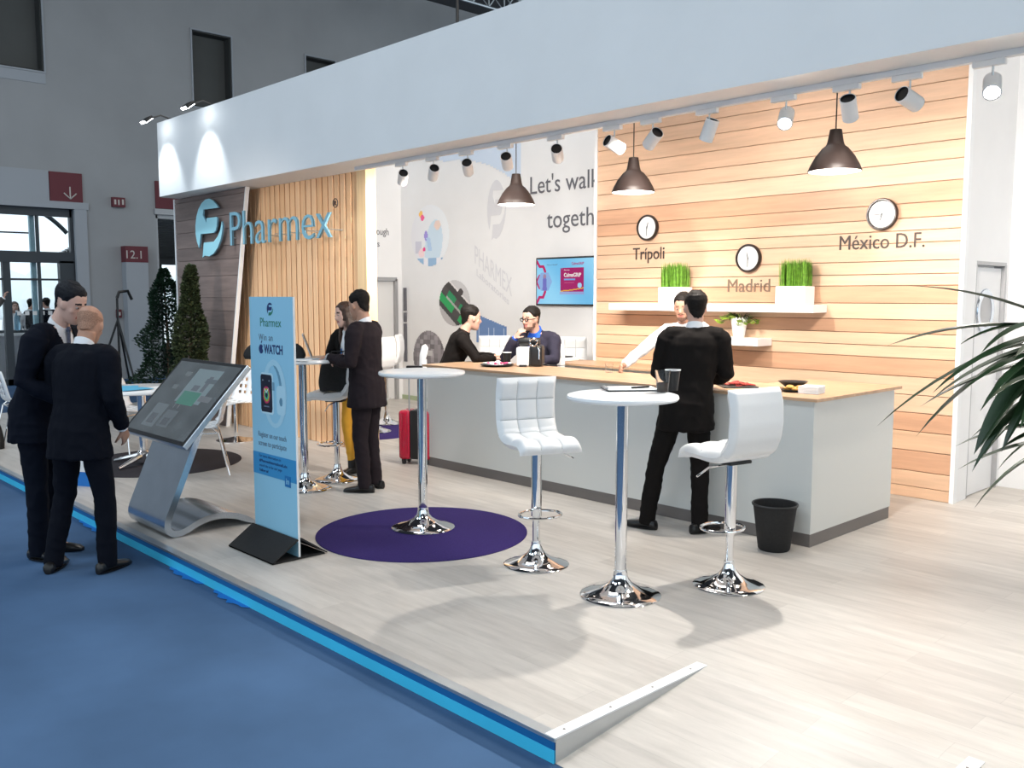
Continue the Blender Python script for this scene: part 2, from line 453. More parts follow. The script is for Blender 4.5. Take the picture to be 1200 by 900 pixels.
# glazed entrance
d = empty('door_1'); struct(d)
f = MB()
y0, y1 = DH[0], DH[1]
f.box((HX-.2, y0, 3.40), (HX-.08, y1-.1, 3.56)); f.box((HX-.2, y1-.14, 0), (HX-.08, y1-.06, 3.56))
f.box((HX-.22, y0, 2.46), (HX-.06, y1-.06, 2.68)); f.box((HX-.22, y1-.38, 0), (HX-.06, y1-.1, 2.5))
f.box((HX-.2, y0, 2.10), (HX-.1, y1-.3, 2.14)); f.box((HX-.2, 5.18, 0), (HX-.08, 5.32, 2.5))
f.box((HX-.2, 5.845, 0), (HX-.08, 5.885, 3.4)); f.box((HX-.2, y0, 0), (HX-.08, y1, .12))
f.build('door_frame', M['frame_dark'], d)
f = MB(); f.box((HX-.3, 5.75, 0), (HX-.21, 5.84, 3.45)); f.build('post', M['frame_blue'], d)
f = MB(); f.box((HX-.05, y0, 3.56), (HX+.06, y1+.2, 3.70)); f.box((HX-.05, y1-.08, 0), (HX+.05, y1+.16, 3.56)); f.build('door_surround', M['conc_light'], d)
f = MB(); f.box((HX-.155, y0, .1), (HX-.145, y1-.1, 3.42)); f.build('pane', M['glassthin'], d)
for k in range(7):
    f = MB(); f.box((HX-.143, 5.42+k*.145, 1.40), (HX-.141, 5.50+k*.145, 1.48)); f.build('safety_dot', M['paper'], d)
t = MB(); t.box((HX, 2.4, 3.70), (HX+.03, 6.08, 4.30)); struct(t.build('trim_1', M['conc_light']))

# second opening with ribbed canopy behind
d = empty('door_2'); struct(d)
f = MB(); f.box((HX-.2, 8.24, 0), (HX-.05, 8.30, 3.58)); f.box((HX-.2, 8.24, 3.48), (HX-.05, 10.6, 3.58)); f.box((HX-.2, 10.5, 0), (HX-.05, 10.6, 3.5))
f.box((HX-.01, 8.20, 3.56), (HX+.06, 10.7, 3.68))
f.build('door_frame', M['jamb'], d)
cm = MB()
for k in range(26):
    x = HX-.45-k*.22; z = 3.60-k*.030
    cm.box((x-.14, 8.0, z-.05), (x, 13, z))
    cm.box((x-.22, 8.0, z), (x, 13, z+.02))
cm.box((-25.75, 8, 2.66), (-25.55, 13, 2.82))
tag(cm.build('canopy_roof', M['canopy']), 'dark ribbed canopy roof behind the right hall doorway', 'canopy')
gw = MB()
for k in range(9): gw.box((-25.7, 8.2+k*.6, 0), (-25.6, 8.27+k*.6, 2.7))
gw.box((-25.7, 8, 1.9), (-25.6, 13, 1.96))
tag(gw.build('glazed_screen', M['frame_dark']), 'dark mullioned glazing outside the right hall doorway', 'glazing')

# signs
def arrow_sign(y0, y1, z0, z1, label):
    s = empty('direction_sign', (HX+.001, (y0+y1)/2, z0), 0, label, 'sign', 'red arrow signs over the hall doorways')
    b = MB(); b.box((0, y0-(y0+y1)/2, 0), (.04, y1-(y0+y1)/2, z1-z0)); b.build('sign_board', M['signred'], s)
    a = MB(); cy = .06; h = z1-z0
    a.box((.041, cy+.01-.012, .10*h), (.048, cy+.01+.012, .52*h))
    for sg in (-1, 1):
        a.tube([(.045, cy+.01, .10*h), (.045, cy+.01+sg*.12, .30*h)], .013, 6)
    a.build('arrow', M['signwhite'], s)
arrow_sign(6.09, 6.72, 3.70, 4.29, 'dull red sign with white arrow above the bright glass entrance')
arrow_sign(8.24, 9.2, 3.69, 4.28, 'dull red arrow sign half hidden behind the stand corner')
s = empty('exit_sign', (HX, 7.30, 3.66), 0, 'small red wall sign between the two hall doorways', 'sign')
b = MB(); b.box((.0, 0, 0), (.10, .26, .20)); b.build('sign_board', M['signred'], s)
a = MB(); a.box((.101, .03, .05), (.104, .07, .15)); a.box((.101, .11, .04), (.104, .14, .15)); a.box((.101, .19, .05), (.104, .23, .16)); a.build('pictogram', M['signwhite'], s)
s = empty('call_point', (HX, 7.30, 1.32), 0, 'small red box on the grey hall wall by the pillar', 'wall box')
b = MB(); b.box((0, 0, 0), (.06, .11, .18), bev=.01); b.build('housing', M['signred'], s)
b = MB(); b.box((.06, .03, .05), (.065, .08, .12)); b.build('cover', M['signwhite'], s)
p = empty('pillar', (HX+.13, 7.70, 0), 0, 'pale square pillar with red band numbered 12.1', 'pillar')
b = MB(); b.box((-.12, -.235, 0), (.12, .235, 2.50)); b.build('shaft', M['conc_light'], p)
b = MB(); b.box((-.122, -.24, 2.50), (.125, .24, 2.84)); bd = b.build('band', M['signred'], p)
text_mesh('number', '12.1', M['signwhite'], height=.17, mtx=wallB(.126, -.22, 2.58), parent=p)

# hanging truss and cable under the hall roof
t = empty('roof_truss', (-16.6, 18, 8.60), 0, 'grey lattice truss under the dark hall roof', 'truss')
for dz, dx in ((0, 0), (.5, -.25), (.5, .25)):
    c = MB(); c.tube([(dx, -6, dz), (dx, 7, dz)], .03, 8); c.build('chord', M['alu'], t)
c = MB()
for k in range(26):
    y = -6+k*.5
    for dx in (-.25, .25):
        c.tube([(0, y, 0), (dx, y+.25, .5)], .015, 6); c.tube([(dx, y+.25, .5), (0, y+.5, 0)], .015, 6)
c.build('lattice', M['alu'], t)
c = MB(); c.tube([(-10, 8.447, 4.2), (-10, 8.447, 9.7)], .022, 8)
tag(c.build('hanging_cable', M['black']), 'thin black cable hanging from the hall roof behind the fascia', 'cable')

# terrace seen through the glass entrance
g = MB(); g.box((-80, -20, -.05), (-20.35, 30, .0)); struct(g.build('floor_terrace', M['terrace']))
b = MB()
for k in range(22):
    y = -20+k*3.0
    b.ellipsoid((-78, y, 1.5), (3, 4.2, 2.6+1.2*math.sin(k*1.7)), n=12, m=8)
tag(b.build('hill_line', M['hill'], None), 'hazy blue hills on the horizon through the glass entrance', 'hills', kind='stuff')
b = MB()
pts = [(-22.6, 6.30+.04*i, 3.80-.0009*i*i-.004*i) for i in range(24)]
b.tube(pts, [(.03, .05)]*24, 8)
b.tube([(-22.6, 2, 3.18), (-22.6, 6.4, 3.20)], .02, 6)
tag(b.build('terrace_awning', M['frame_dark']), 'curved dark awning edge outside the glass entrance', 'awning')
ct = empty('terrace_counter', (-21.4, 5.9, 0), 0, 'low pale counter outside the glass entrance', 'counter')
b = MB(); b.box((-.3, -1.2, 0), (.3, .9, .95)); b.build('body', M['conc_light'], ct)
b = MB(); b.box((-.36, -1.25, .95), (.36, .95, 1.0)); b.build('countertop', M['paper'], ct)
b = MB(); b.box((-.2, -1.2, 1.0), (.1, .8, 1.06)); b.build('shelf', M['frame_dark'], ct)
for k in range(2):
    bo = empty('water_bottle', (-21.25, 5.55+k*.16, 1.065), 0, ('clear water bottle on the terrace counter, left one', 'clear water bottle on the terrace counter, right one')[k], 'bottle', 'bottles on the terrace counter')
    b = MB(); b.lathe([(0, 0), (.055, 0), (.06, .02), (.06, .26), (.03, .34), (.022, .38), (0, .38)], 16); b.build('body', M['bottle'], bo)
    b = MB(); b.lathe([(0, .38), (.026, .38), (.026, .42), (0, .42)], 12); b.build('cap', M['paper'], bo)

# tripod in front of the hall wall
t = empty('tripod_stand', (-17.3, 6.35, 0), 0, 'black tripod stand by the hall wall behind the bald man', 'tripod')
b = MB(); b.tube([(0, 0, .5), (0, 0, 1.75)], .022, 8); b.build('pole', M['black'], t)
b = MB(); b.tube([(0, 0, 1.75), (0, .04, 1.86), (0, .20, 1.88), (0, .27, 1.72)], .03, 8); b.build('head', M['black'], t)
for k in range(3):
    a = .3+k*2*PI/3
    b = MB(); b.tube([(0, 0, 1.35), (.48*math.cos(a), .48*math.sin(a), 0)], .02, 8); b.build('leg', M['black'], t)
# ================================================================== SETTING : the stand
PX0, PX1, PY0, PY1 = -14.6, 6.0, 2.43, 13.0
RX0, RX1, RY1 = -2.32, -1.17, 3.42
pf = MB()
pf.box((PX0, PY0+.03, .005), (RX0, PY1, PZ)); pf.box((RX0, RY1, .005), (RX1, PY1, PZ)); pf.box((RX1, PY0+.03, .005), (PX1, PY1, PZ))
pf.add([(RX0, PY0, .003), (RX1, PY0, .003), (RX1, RY1, .003), (RX0, RY1, .003), (RX0, RY1, PZ), (RX1, RY1, PZ)],
       [(0, 1, 5, 4), (0, 4, 3), (1, 2, 5), (0, 3, 2, 1), (2, 3, 4, 5)])
struct(pf.build('floor_platform', M['floor']))
for i, (xa, xb) in enumerate(((PX0, RX0), (RX1, PX1))):
    t = MB(); t.box((xa, PY0-.004, .055), (xb, PY0+.03, .088)); struct(t.build('trim_%d' % (2+i*3), M['bluestrip']))
    t = MB(); t.box((xa, PY0-.006, .001), (xb, PY0+.03, .055)); struct(t.build('trim_%d' % (3+i*3), M['cyanstrip']))
    t = MB(); t.box((xa, PY0-.005, .088), (xb, PY0+.05, PZ+.003)); struct(t.build('trim_%d' % (4+i*3), M['alu']))
t = MB()
for a, b_, c, d_ in ((-7.6, -6.9, .02, .05), (-5.85, -5.35, .02, .055), (-5.2, -4.75, .015, .06), (-8.9, -8.2, .01, .04)):
    n = 10; top = []; bot = []
    for i in range(n+1):
        x = a+(b_-a)*i/n; w = d_*math.sin(PI*i/n)**.6*(.7+.3*math.sin(i*2.3))
        top.append((x, PY0-.006, .004)); bot.append((x, PY0-.012-w, .004))
    t.add(top+bot, [(i, i+n+1, i+n+2, i+1) for i in range(n)])
tag(t.build('tape_scraps', M['bluetape']), 'blue tape scraps stuck along the foot of the platform edge', 'tape', kind='stuff')
for i, (x, xx) in enumerate(((RX0-.055, RX0+.002), (RX1-.002, RX1+.055))):
    t = MB(); t.box((x, PY0, .086), (xx, RY1+.02, PZ+.004)); 
    e = RX0 if i == 0 else RX1
    t.add([(e+(.004 if i == 0 else -.004), PY0, .003), (e+(.004 if i == 0 else -.004), RY1, PZ-.002), (e+(.004 if i == 0 else -.004), PY0, PZ-.002)], [(0, 1, 2)], 1)
    for k in range(4): t.lathe([(0, 0), (.006, 0), (.006, .001), (0, .001)], 8, 2, mtx=Matrix.Translation((x+.028, PY0+.08+k*.28, PZ+.0042)))
    struct(t.build('trim_%d' % (8+i), [M['white_edge'], M['alu'], M['plinth']]))

FZ0, FZ1, FY0, FY1 = 3.115, 4.08, 5.11, 5.60
fm = MB(); r = .10
poly = [(1.5, FY0)]; 
n = 8
pts = [(-12.33+r-r*math.sin(a), FY0+r-r*math.cos(a)) for a in [PI/2*i/n for i in range(n+1)]]
ring = [(1.5, FY1), (-12.33, FY1)]+list(reversed(pts))+[(1.5, FY0)]
ring = ring[::-1]
k = len(ring)
vs = [(x, y, FZ0) for x, y in ring]+[(x, y, FZ1) for x, y in ring]
fm.add(vs, [tuple(range(k)), tuple(range(2*k-1, k-1, -1))]+[(i, (i+1) % k, (i+1) % k+k, i+k) for i in range(k)])
struct(fm.build('wall_fascia', M['fascia']))

# pale cedar board wall with boards of uneven height, white storage block behind it
ZB = [.1, .195, .328, .50, .663, .82, .969, 1.121, 1.272, 1.372, 1.48, 1.595, 1.732, 1.882, 1.977, 2.086, 2.235, 2.336, 2.438, 2.559, 2.72, 2.888, 3.035, 3.2, 3.36, 3.504, 3.7, 3.85, 4.0]
rnd = random.Random(3)
WX0, WX1, WY = -6.74, -2.83, 7.70
mb = MB(); tones = []
for a, b in zip(ZB, ZB[1:]):
    xs = [WX0+.03, WX1-.03]
    for xa, xb in zip(xs, xs[1:]):
        mb.box((xa+.001, WY-.045, a+.002), (xb-.001, WY, b-.0035), bev=.003, seg=1)
        t = rnd.random(); tones.append((len(mb.f), (0.70+.07*t, 0.46+.06*t, 0.30+.06*t) if rnd.random() > .25 else (.62, .36, .225)))
mb.box((WX0+.03, WY-.03, .1), (WX1-.03, WY+.0, 4.0)); tones.append((len(mb.f), (.25, .12, .06)))
ow = mb.build('wall_cedar', M['woodwall']); struct(ow)
def tone_of(tones):
    def fn(i):
        for e, c in tones:
            if i < e: return c
        return tones[-1][1]
    return fn
color_attr(ow.data, tone_of(tones))
b = MB()
b.box((WX0-.005, WY-.05, .1), (WX0+.03, WY+.02, 4.0)); b.box((WX1-.03, WY-.05, .1), (WX1+.005, WY+.02, 4.0))
struct(b.build('trim_10', M['white_edge']))
b = MB(); boxes_with_holes(b, WX1-.09, WX1, WY+.005, 8.68, .1, 4.0, [(7.93, 8.62, .1, 2.08)])
b.box((WX0, WY+.005, .1), (WX0+.09, 9.0, 4.0)); b.box((WX0, WY+.005, .1), (WX1-.09, WY+.05, 4.0))
struct(b.build('wall_block', M['white']))
b = MB(); b.box((WX1, 8.68, .1), (5.5, 8.78, 4.2)); struct(b.build('wall_back', M['white']))
b = MB(); b.box((WX1-.7, 8.70, .1), (WX1, 8.76, 4.0)); struct(b.build('wall_block_return', M['white']))
d = empty('door_3', (WX1, 7.93, .1)); struct(d)
f = MB(); f.box((-.07, .02, .005), (-.03, .68, 1.93)); f.build('door_leaf', M['white'], d)
f = MB(); f.box((-.09, .0, 1.95), (.0, .69, 1.98)); f.box((-.09, .655, 0), (.004, .69, 1.96)); f.box((-.09, 0, 0), (0, .018, 1.96)); f.build('door_jamb', M['jamb'], d)
f = MB(); mt = Matrix.Translation((-.028, .30, 1.565)) @ Matrix.Rotation(PI/2, 4, 'Y')
f.lathe([(.135, 0), (.135, .012), (.185, .014), (.19, .006), (.19, 0), (.135, 0)], 40, mtx=mt); ph = f.build('porthole', M['steel'], d)
f = MB(); f.lathe([(0, 0), (.136, 0), (.136, .006), (0, .006)], 32, mtx=mt); f.build('porthole_glass', M['jamb'], d)
f = MB(); f.tube([(-.028, .60, .95), (.02, .60, .95), (.02, .52, .95)], .011, 8); f.build('handle', M['chrome'], d)

# white graphic wall behind, side wall with a door, television wall
b = MB(); b.box((-12.19, 9.0, .1), (WX0+.1, 9.10, 4.05)); struct(b.build('wall_graphic', M['white']))
b = MB(); boxes_with_holes(b, -12.19, -12.10, 5.72, 9.0, .1, 4.05, [(8.10, 8.90, .1, 2.06)]); struct(b.build('wall_side', M['white']))
d = empty('door_4', (-12.1, 8.1, .1)); struct(d)
f = MB(); f.box((-.07, .02, .005), (-.04, .76, 1.92)); f.build('door_leaf', M['greydoor'], d)
f = MB(); f.box((-.08, 0, 1.93), (.012, .80, 1.99)); f.box((-.08, .765, 0), (.012, .815, 1.96)); f.build('door_jamb', M['jamb'], d)
f = MB(); f.tube([(-.04, .68, .95), (.0, .68, .95), (.0, .58, .95)], .012, 8); f.build('handle', M['chrome'], d)
b = MB(); b.box((-12.1, 8.985, .1), (WX0, 9.0, .17)); struct(b.build('baseboard_back', mat('pale_green_kick', (.42, .50, .33), .5)))
for k, (a, c) in enumerate(((1.52, 1.93), (1.42, 1.49), (.72, 1.38))):
    pass
s = empty('wall_strip', (-12.0, 8.998, .72), 0, 'narrow dark three piece strip in the corner by the white door', 'wall strip')
for a, c in ((0, .62), (.65, .80), (.83, 1.20)):
    f = MB(); f.box((-.035, -.02, a), (.035, 0, c)); f.build('panel', M['greyletter'], s)

# dark panel with a slanting edge, slatted pine screen behind it
xe = lambda z: -10.385-(3.1-z)*.2335
mb = MB(); tones = []; z = .1; rnd = random.Random(11)
while z < 3.1:
    h = rnd.choice((.17, .21, .24, .28)); zt = min(z+h, 3.112)
    a0, a1 = z+.002, zt-.003
    p = [(-12.44, a0), (xe(a0)-.012, a0), (xe(a1)-.012, a1), (-12.44, a1)]
    mb.prism(p, .04, mtx=wallA(0, 5.40, 0)); t = rnd.random()
    tones.append((len(mb.f), (.20+.06*t, .145+.045*t, .128+.04*t))); z = zt
mb.prism([(-12.43, .11), (xe(.11)-.02, .11), (xe(3.1)-.02, 3.1), (-12.43, 3.1)], .02, mtx=wallA(0, 5.43, 0)); tones.append((len(mb.f), (.06, .04, .03)))
ow = mb.build('wall_dark', M['darkwood']); struct(ow); color_attr(ow.data, tone_of(tones))
b = MB(); b.prism([(xe(.1)-.012, .1), (xe(.1)+.008, .1), (xe(3.112)+.008, 3.112), (xe(3.112)-.012, 3.112)], .05, mtx=wallA(0, 5.392, 0)); 
b.box((-12.47, 5.39, .1), (-12.44, 5.45, 3.112)); struct(b.build('trim_11', M['white_edge']))  # left strip is white to paint in the light caught on the panel edge
mb = MB(); tones = []; x = -11.35; k = 0
while x < -8.32:
    w = .118
    mb.box((x+.006, 5.597, .1), (x+w-.016, 5.645, 3.6), bev=.004, seg=1)
    t = rnd.random(); tones.append((len(mb.f), (.88+.07*t, .51+.08*t, .265+.07*t))); x += w; k += 1
mb.box((-8.30, 5.59, .1), (-8.13, 5.72, 3.6)); tones.append((len(mb.f), (.85, .60, .34)))
mb.box((-11.36, 5.646, .1), (-8.14, 5.715, 3.59)); tones.append((len(mb.f), (.40, .25, .11)))
ow = mb.build('wall_slatted', M['slat']); struct(ow); color_attr(ow.data, tone_of(tones))

# beams that carry the pendant lamps, from the fascia back to the walls
for x, y2 in ((-6.37, 9.0), (-4.945, 7.7), (-3.15, 7.7)):
    b = MB(); b.box((x-.04, 5.6, 3.86), (x+.04, y2+.04, 3.98)); struct(b.build('trim_%d' % (12+int(abs(x))), M['white']))

# ---- big letters and emblem
LUP = [(0.867, 0.821), (0.791, 0.888), (0.68, 0.957), (0.537, 1.0), (0.403, 0.993), (0.264, 0.941), (0.135, 0.846), (0.049, 0.719), (0.001, 0.567), (0.0, 0.425), (0.034, 0.297), (0.111, 0.17), (0.148, 0.249), (0.19, 0.409), (0.673, 0.409), (0.747, 0.442), (0.789, 0.508), (0.818, 0.642), (0.791, 0.671), (0.44, 0.673), (0.42, 0.591), (0.364, 0.657), (0.294, 0.731), (0.322, 0.826)]
LLO = [(0.971, 0.585), (1.0, 0.51), (0.973, 0.403), (0.908, 0.271), (0.8, 0.153), (0.649, 0.056), (0.484, 0.013), (0.321, 0.032), (0.234, 0.0), (0.3, 0.257), (0.663, 0.259), (0.798, 0.331), (0.904, 0.434)]
def emblem(x, y, z, w, h, d, m1, m2, parent, ms=None):
    for nm, pts, m in (('crescent', LUP, m1), ('lower_leaf', LLO, m2)):
        q = MB(); poly = [(x+a*w, z+b*h) for a, b in pts]
        q.prism(poly, d, 0, mtx=wallA(0, y, 0), mside=1 if ms else 0)
        q.build(nm, [m, ms] if ms else [m], parent)
e = empty('stand_emblem', (-11.28, 5.40, 2.29), 0, 'pale blue round emblem on the dark board wall', 'logo')
emblem(-.39, -.07, 0, .781, .742, .022, M['teal'], M['teal'], e, M['tealside'])
for x, z in ((-.28, .40), (.0, .62), (.02, .12)):
    q = MB(); q.tube([(x, -.05, z), (x, .0, z)], .008, 6); q.build('standoff', M['alu'], e)
e = empty('stand_lettering', (-9.57, 5.40, 2.41), 0, 'large blue raised lettering reading Pharmex across the wooden walls', 'lettering')
tx = text_mesh('letters', 'Pharmex', M['tealside'], height=.43, width=2.30, mtx=wallA(-1.16, -.03, 0), extrude=.024, parent=e, bold=-.012)
tx.data.materials.append(M['letterface'])
for p in tx.data.polygons:
    if p.normal.y < -.5: p.material_index = 1
for x in (-1.10, -.72, -.40, -.08, .22, .62, .98):
    q = MB(); q.tube([(x, -.03, .10), (x, .20 if x > -.7 else .0, .10)], .008, 6); q.build('standoff', M['alu'], e)
tr = MB(); ring = [(.045*math.cos(2*PI*i/24), -.03, .045*math.sin(2*PI*i/24)) for i in range(24)]
tr.tube(ring, .006, 6, closed=True, mtx=Matrix.Translation((1.20, 0, .36))); tr.build('registered_ring', M['darkletter'], e)
text_mesh('registered_mark', 'R', M['darkletter'], height=.05, mtx=wallA(1.18, -.026, .336), extrude=.008, parent=e, bold=.01)

# ---- wall graphics
def soft(c, k): return tuple(min(1, x*k) for x in c)
def mixc(a, b, t): return tuple(a[i]*(1-t)+b[i]*t for i in range(3))
circ = lambda u, v: (u-.5)**2+(v-.5)**2 < .25
def pic_lab(u, v):
    c = (.80, .80, .84)
    c = mixc(c, (.86, .90, .93), u)
    if (u-.62-.15*(v-.5))**2/.05+(v-.35)**2/.16 < 1: c = (.62, .76, .88)
    if (u-.70)**2+(v-.66)**2 < .006: c = (.85, .66, .58)
    if (u-.27)**2+(v-.86)**2 < .003: c = (.95, .55, .12)
    if (u-.31)**2+(v-.80)**2 < .0025: c = (.90, .10, .30)
    if (u-.40)**2/.002+(v-.50)**2/.006 < 1: c = (.34, .28, .72)
    if abs(u-.46-.25*(.45-v)) < .05 and .25 < v < .47: c = (.45, .62, .84)
    if abs(u-.20) < .09 and .22 < v < .42: c = (.62, .62, .72)
    if v < .14: c = (.30, .48, .70) if (int(u*9) % 3) else (.85, .85, .9)
    if (u-.28)**2+(v-.22)**2 < .006: c = (.92, .70, .72)
    if (u-.35)**2+(v-.28)**2 < .0012: c = (.85, .05, .25)
    return c
def pic_machine(u, v):
    a = math.radians(-38); p = (u-.5)*math.cos(a)+(v-.5)*math.sin(a); q = -(u-.5)*math.sin(a)+(v-.5)*math.cos(a)
    c = (.50, .48, .49)
    if q > .30: c = (.60, .59, .60)
    elif q > .26: c = (.75, .73, .72)
    elif q > .12: c = (.045, .04, .04)
    elif q > -.02: c = (.01, .26, .10) if -.30 < p < .0 or p > .16 else (.07, .06, .06)
    elif q > -.07: c = (.40, .40, .38) if abs(p) < .3 else (.05, .05, .05)
    elif q > -.24: c = (.012, .36, .10) if p < .06 or p > .3 else (.06, .055, .055)
    elif q > -.34: c = (.05, .05, .05)
    if (u-.70)**2+(v-.74)**2 < .006: c = (.06, .05, .05)
    return c
def pic_grid(u, v):
    c = (.26, .24, .26)
    h = noise.noise(V((math.floor(u*9)*3.1, math.floor(v*12)*5.3, 1.7)))
    c = soft(c, 1+.9*h)
    if (u*9) % 1 < .12: c = soft(c, .7)
    if abs(v-.58) < .05 and .3 < u < .62: c = (.55, .54, .55)
    if abs(v-.42) < .04 and .25 < u < .45: c = (.58, .56, .57)
    return c
o = picture('round_picture', .96, .95, 60, 60, pic_lab, M['print'], wallA(-11.83, 8.996, 2.255), mask=circ)
tag(o, 'topmost round wall picture, pale blue laboratory scene', 'picture', 'round pictures on the white wall')
o = picture('round_picture', .735, .70, 60, 60, pic_machine, M['print'], wallA(-11.125, 8.996, 1.33), mask=circ)
tag(o, 'middle round wall picture, green and black machine', 'picture', 'round pictures on the white wall')
o = picture('round_picture', .80, .85, 60, 60, pic_grid, M['print'], wallA(-11.80, 8.996, .39), mask=circ)
tag(o, 'lowest round wall picture, grey buildings, behind the near white table', 'picture', 'round pictures on the white wall')
def pic_build(u, v):
    top = 1.0-.30*u
    c = (.135, .24, .48) if v > .3 else (.16, .28, .55)
    if abs((u*6) % 1-.5) < .04 and v < .55: c = (.5, .6, .75)
    return c
o = picture('wall_print', .66, .42, 40, 30, pic_build, M['print'], wallA(-10.25, 8.996, 1.10), mask=lambda u, v: v < 1.0-.42*u)
tag(o, 'blue building print low on the white wall between the seated men', 'wall print')
def arc_col(u, v): return (.62, .72, .86)
o = picture('wall_print', 1.9, .7, 60, 24, arc_col, M['print'], wallA(-11.2, 8.9965, 3.30), mask=lambda u, v: (u-.05)**2/.9+(v+.30)**2/1.15 > 1.0 and v > .02)
tag(o, 'pale blue sky print in the top of the white wall', 'wall print')
def ghost(): 
    e = empty('ghost_emblem', (-10.3, 8.998, 2.05), 0, 'faint grey emblem and lettering printed on the white wall', 'wall print')
    sh = Matrix.Identity(4); sh[2][0] = -.62
    emblem(0, -.002, 0, .40, .85, .002, M['paleletter'], M['paleletter'], e)
    for c in e.children: c.location = (.30, 0, .55)
    text_mesh('letters', 'PHARMEX', M['paleletter'], height=.27, width=.80, mtx=sh @ wallA(.02, -.002, .24), extrude=.001, parent=e, bold=.02)
    text_mesh('letters', 'Laboratories', M['paleletter'], height=.10, width=.70, mtx=sh @ wallA(.06, -.002, .08), extrude=.001, parent=e, bold=.015)
ghost()
o = text_mesh('wall_lettering', "Let's walk", M['greyletter'], height=.24, width=1.27, mtx=wallA(-9.11, 8.998, 3.19), extrude=.004)
tag(o, "grey lettering reading Let's walk above the television", 'lettering')
o = text_mesh('wall_lettering', "together", M['greyletter'], height=.24, width=1.16, mtx=wallA(-8.79, 8.998, 2.71), extrude=.004)
tag(o, 'grey lettering reading together just above the television', 'lettering')
o = text_mesh('wall_lettering', "enough", M['greyletter'], height=.11, width=.36, mtx=wallB(-12.098, 8.39, 2.76), extrude=.003)
tag(o, 'small grey word enough above the white door', 'lettering')
o = text_mesh('wall_lettering', "ves", M['greyletter'], height=.10, width=.18, mtx=wallB(-12.098, 8.39, 2.57), extrude=.003)
tag(o, 'small grey letters under the word above the white door', 'lettering')

# ---- television
tv = empty('television', (-8.38, 9.0, 1.66), 0, 'wall television showing a crimson medicine box on blue', 'television')
b = MB(); b.box((-.56, -.06, 0), (.56, -.015, .65), bev=.006); b.build('bezel', M['black'], tv)
b = MB(); b.box((-.2, -.016, .15), (.2, 0, .5)); b.build('wall_mount', M['black'], tv)
TW, TH = 1.085, .605
def tvpic(u, v):
    c = mixc((.16, .50, .80), (.30, .66, .90), .5+.5*math.sin(u*5+v*3))
    # molecule
    def seg(x0, y0, x1, y1, w=.016):
        dx, dy = x1-x0, (y1-y0); L2 = dx*dx+dy*dy; t = max(0, min(1, ((u-x0)*dx+(v-y0)*dy)/L2))
        return ((u-x0-t*dx)*1.6)**2+(v-y0-t*dy)**2 < w*w*4
    for s_ in ((.0, .96, .05, .84), (.05, .84, .115, .84), (.115, .84, .15, .72), (.0, .02, .05, .15), (.05, .15, .115, .15), (.115, .15, .15, .28), (.0, .5, .05, .63), (.0, .5, .05, .36)):
        if seg(*s_): c = (.50, .01, .12)
    hx, hy = (u-.14)*1.75, v-.5
    if max(abs(hy), abs(hy)*.5+abs(hx)*.87) < .20:
        c = (.26, .42, .72)
        if abs(hx) < .05+.06*(.1-hy) and hy < .12: c = (.16, .16, .50)
        if hx*hx+(hy-.12)**2 < .0022: c = (.35, .22, .34)
    if .41 < u < .80 and .27 < v < .80:
        c = (.36, .012, .13)
        if u < .45 and v > .80-(u-.41)*1.0: c = mixc(c, (.1, .4, .7), .6)
        if .47 < u < .66 and .52 < v < .56: c = (.18, .34, .68)
        if .48 < u < .64 and .465 < v < .475: c = (.55, .12, .25)
        if abs(v-.29-.30*(u-.44)**2-.08*(u-.44)) < .012: c = (.75, .42, .05)
        if ((u-.735)*1.7)**2+(v-.41)**2 < .0035: c = (.35, .62, .85)
    if .40 < u < .81 and .22 < v <= .27: c = mixc(c, (.42, .15, .45), .45)
    return c
picture('screen', TW, TH, 150, 84, tvpic, M['screen'], wallA(-.5425, -.0605, .022), tv)
text_mesh('screen_lettering', 'CalmaGRIP', M['white_edge'], height=.050, width=.31, mtx=wallA(-.5425+.50*TW-.03, -.061, .022+.60*TH), extrude=.001, parent=tv, bold=.02)
text_mesh('screen_lettering', 'CalmaGRIP', mat('crimson_print', (.40, .01, .13), .5), height=.032, width=.22, mtx=wallA(-.5425+.60*TW, -.061, .022+.86*TH), extrude=.001, parent=tv, bold=.02)
text_mesh('screen_lettering', 'Pharmex', M['white_edge'], height=.018, width=.10, mtx=wallA(-.5425+.475*TW, -.061, .022+.735*TH), extrude=.001, parent=tv)
text_mesh('screen_lettering', 'Pharmex CalmaGRIP', M['greyprint'], height=.016, width=.20, mtx=wallA(-.5425+.18*TW, -.061, .022+.86*TH), extrude=.001, parent=tv)

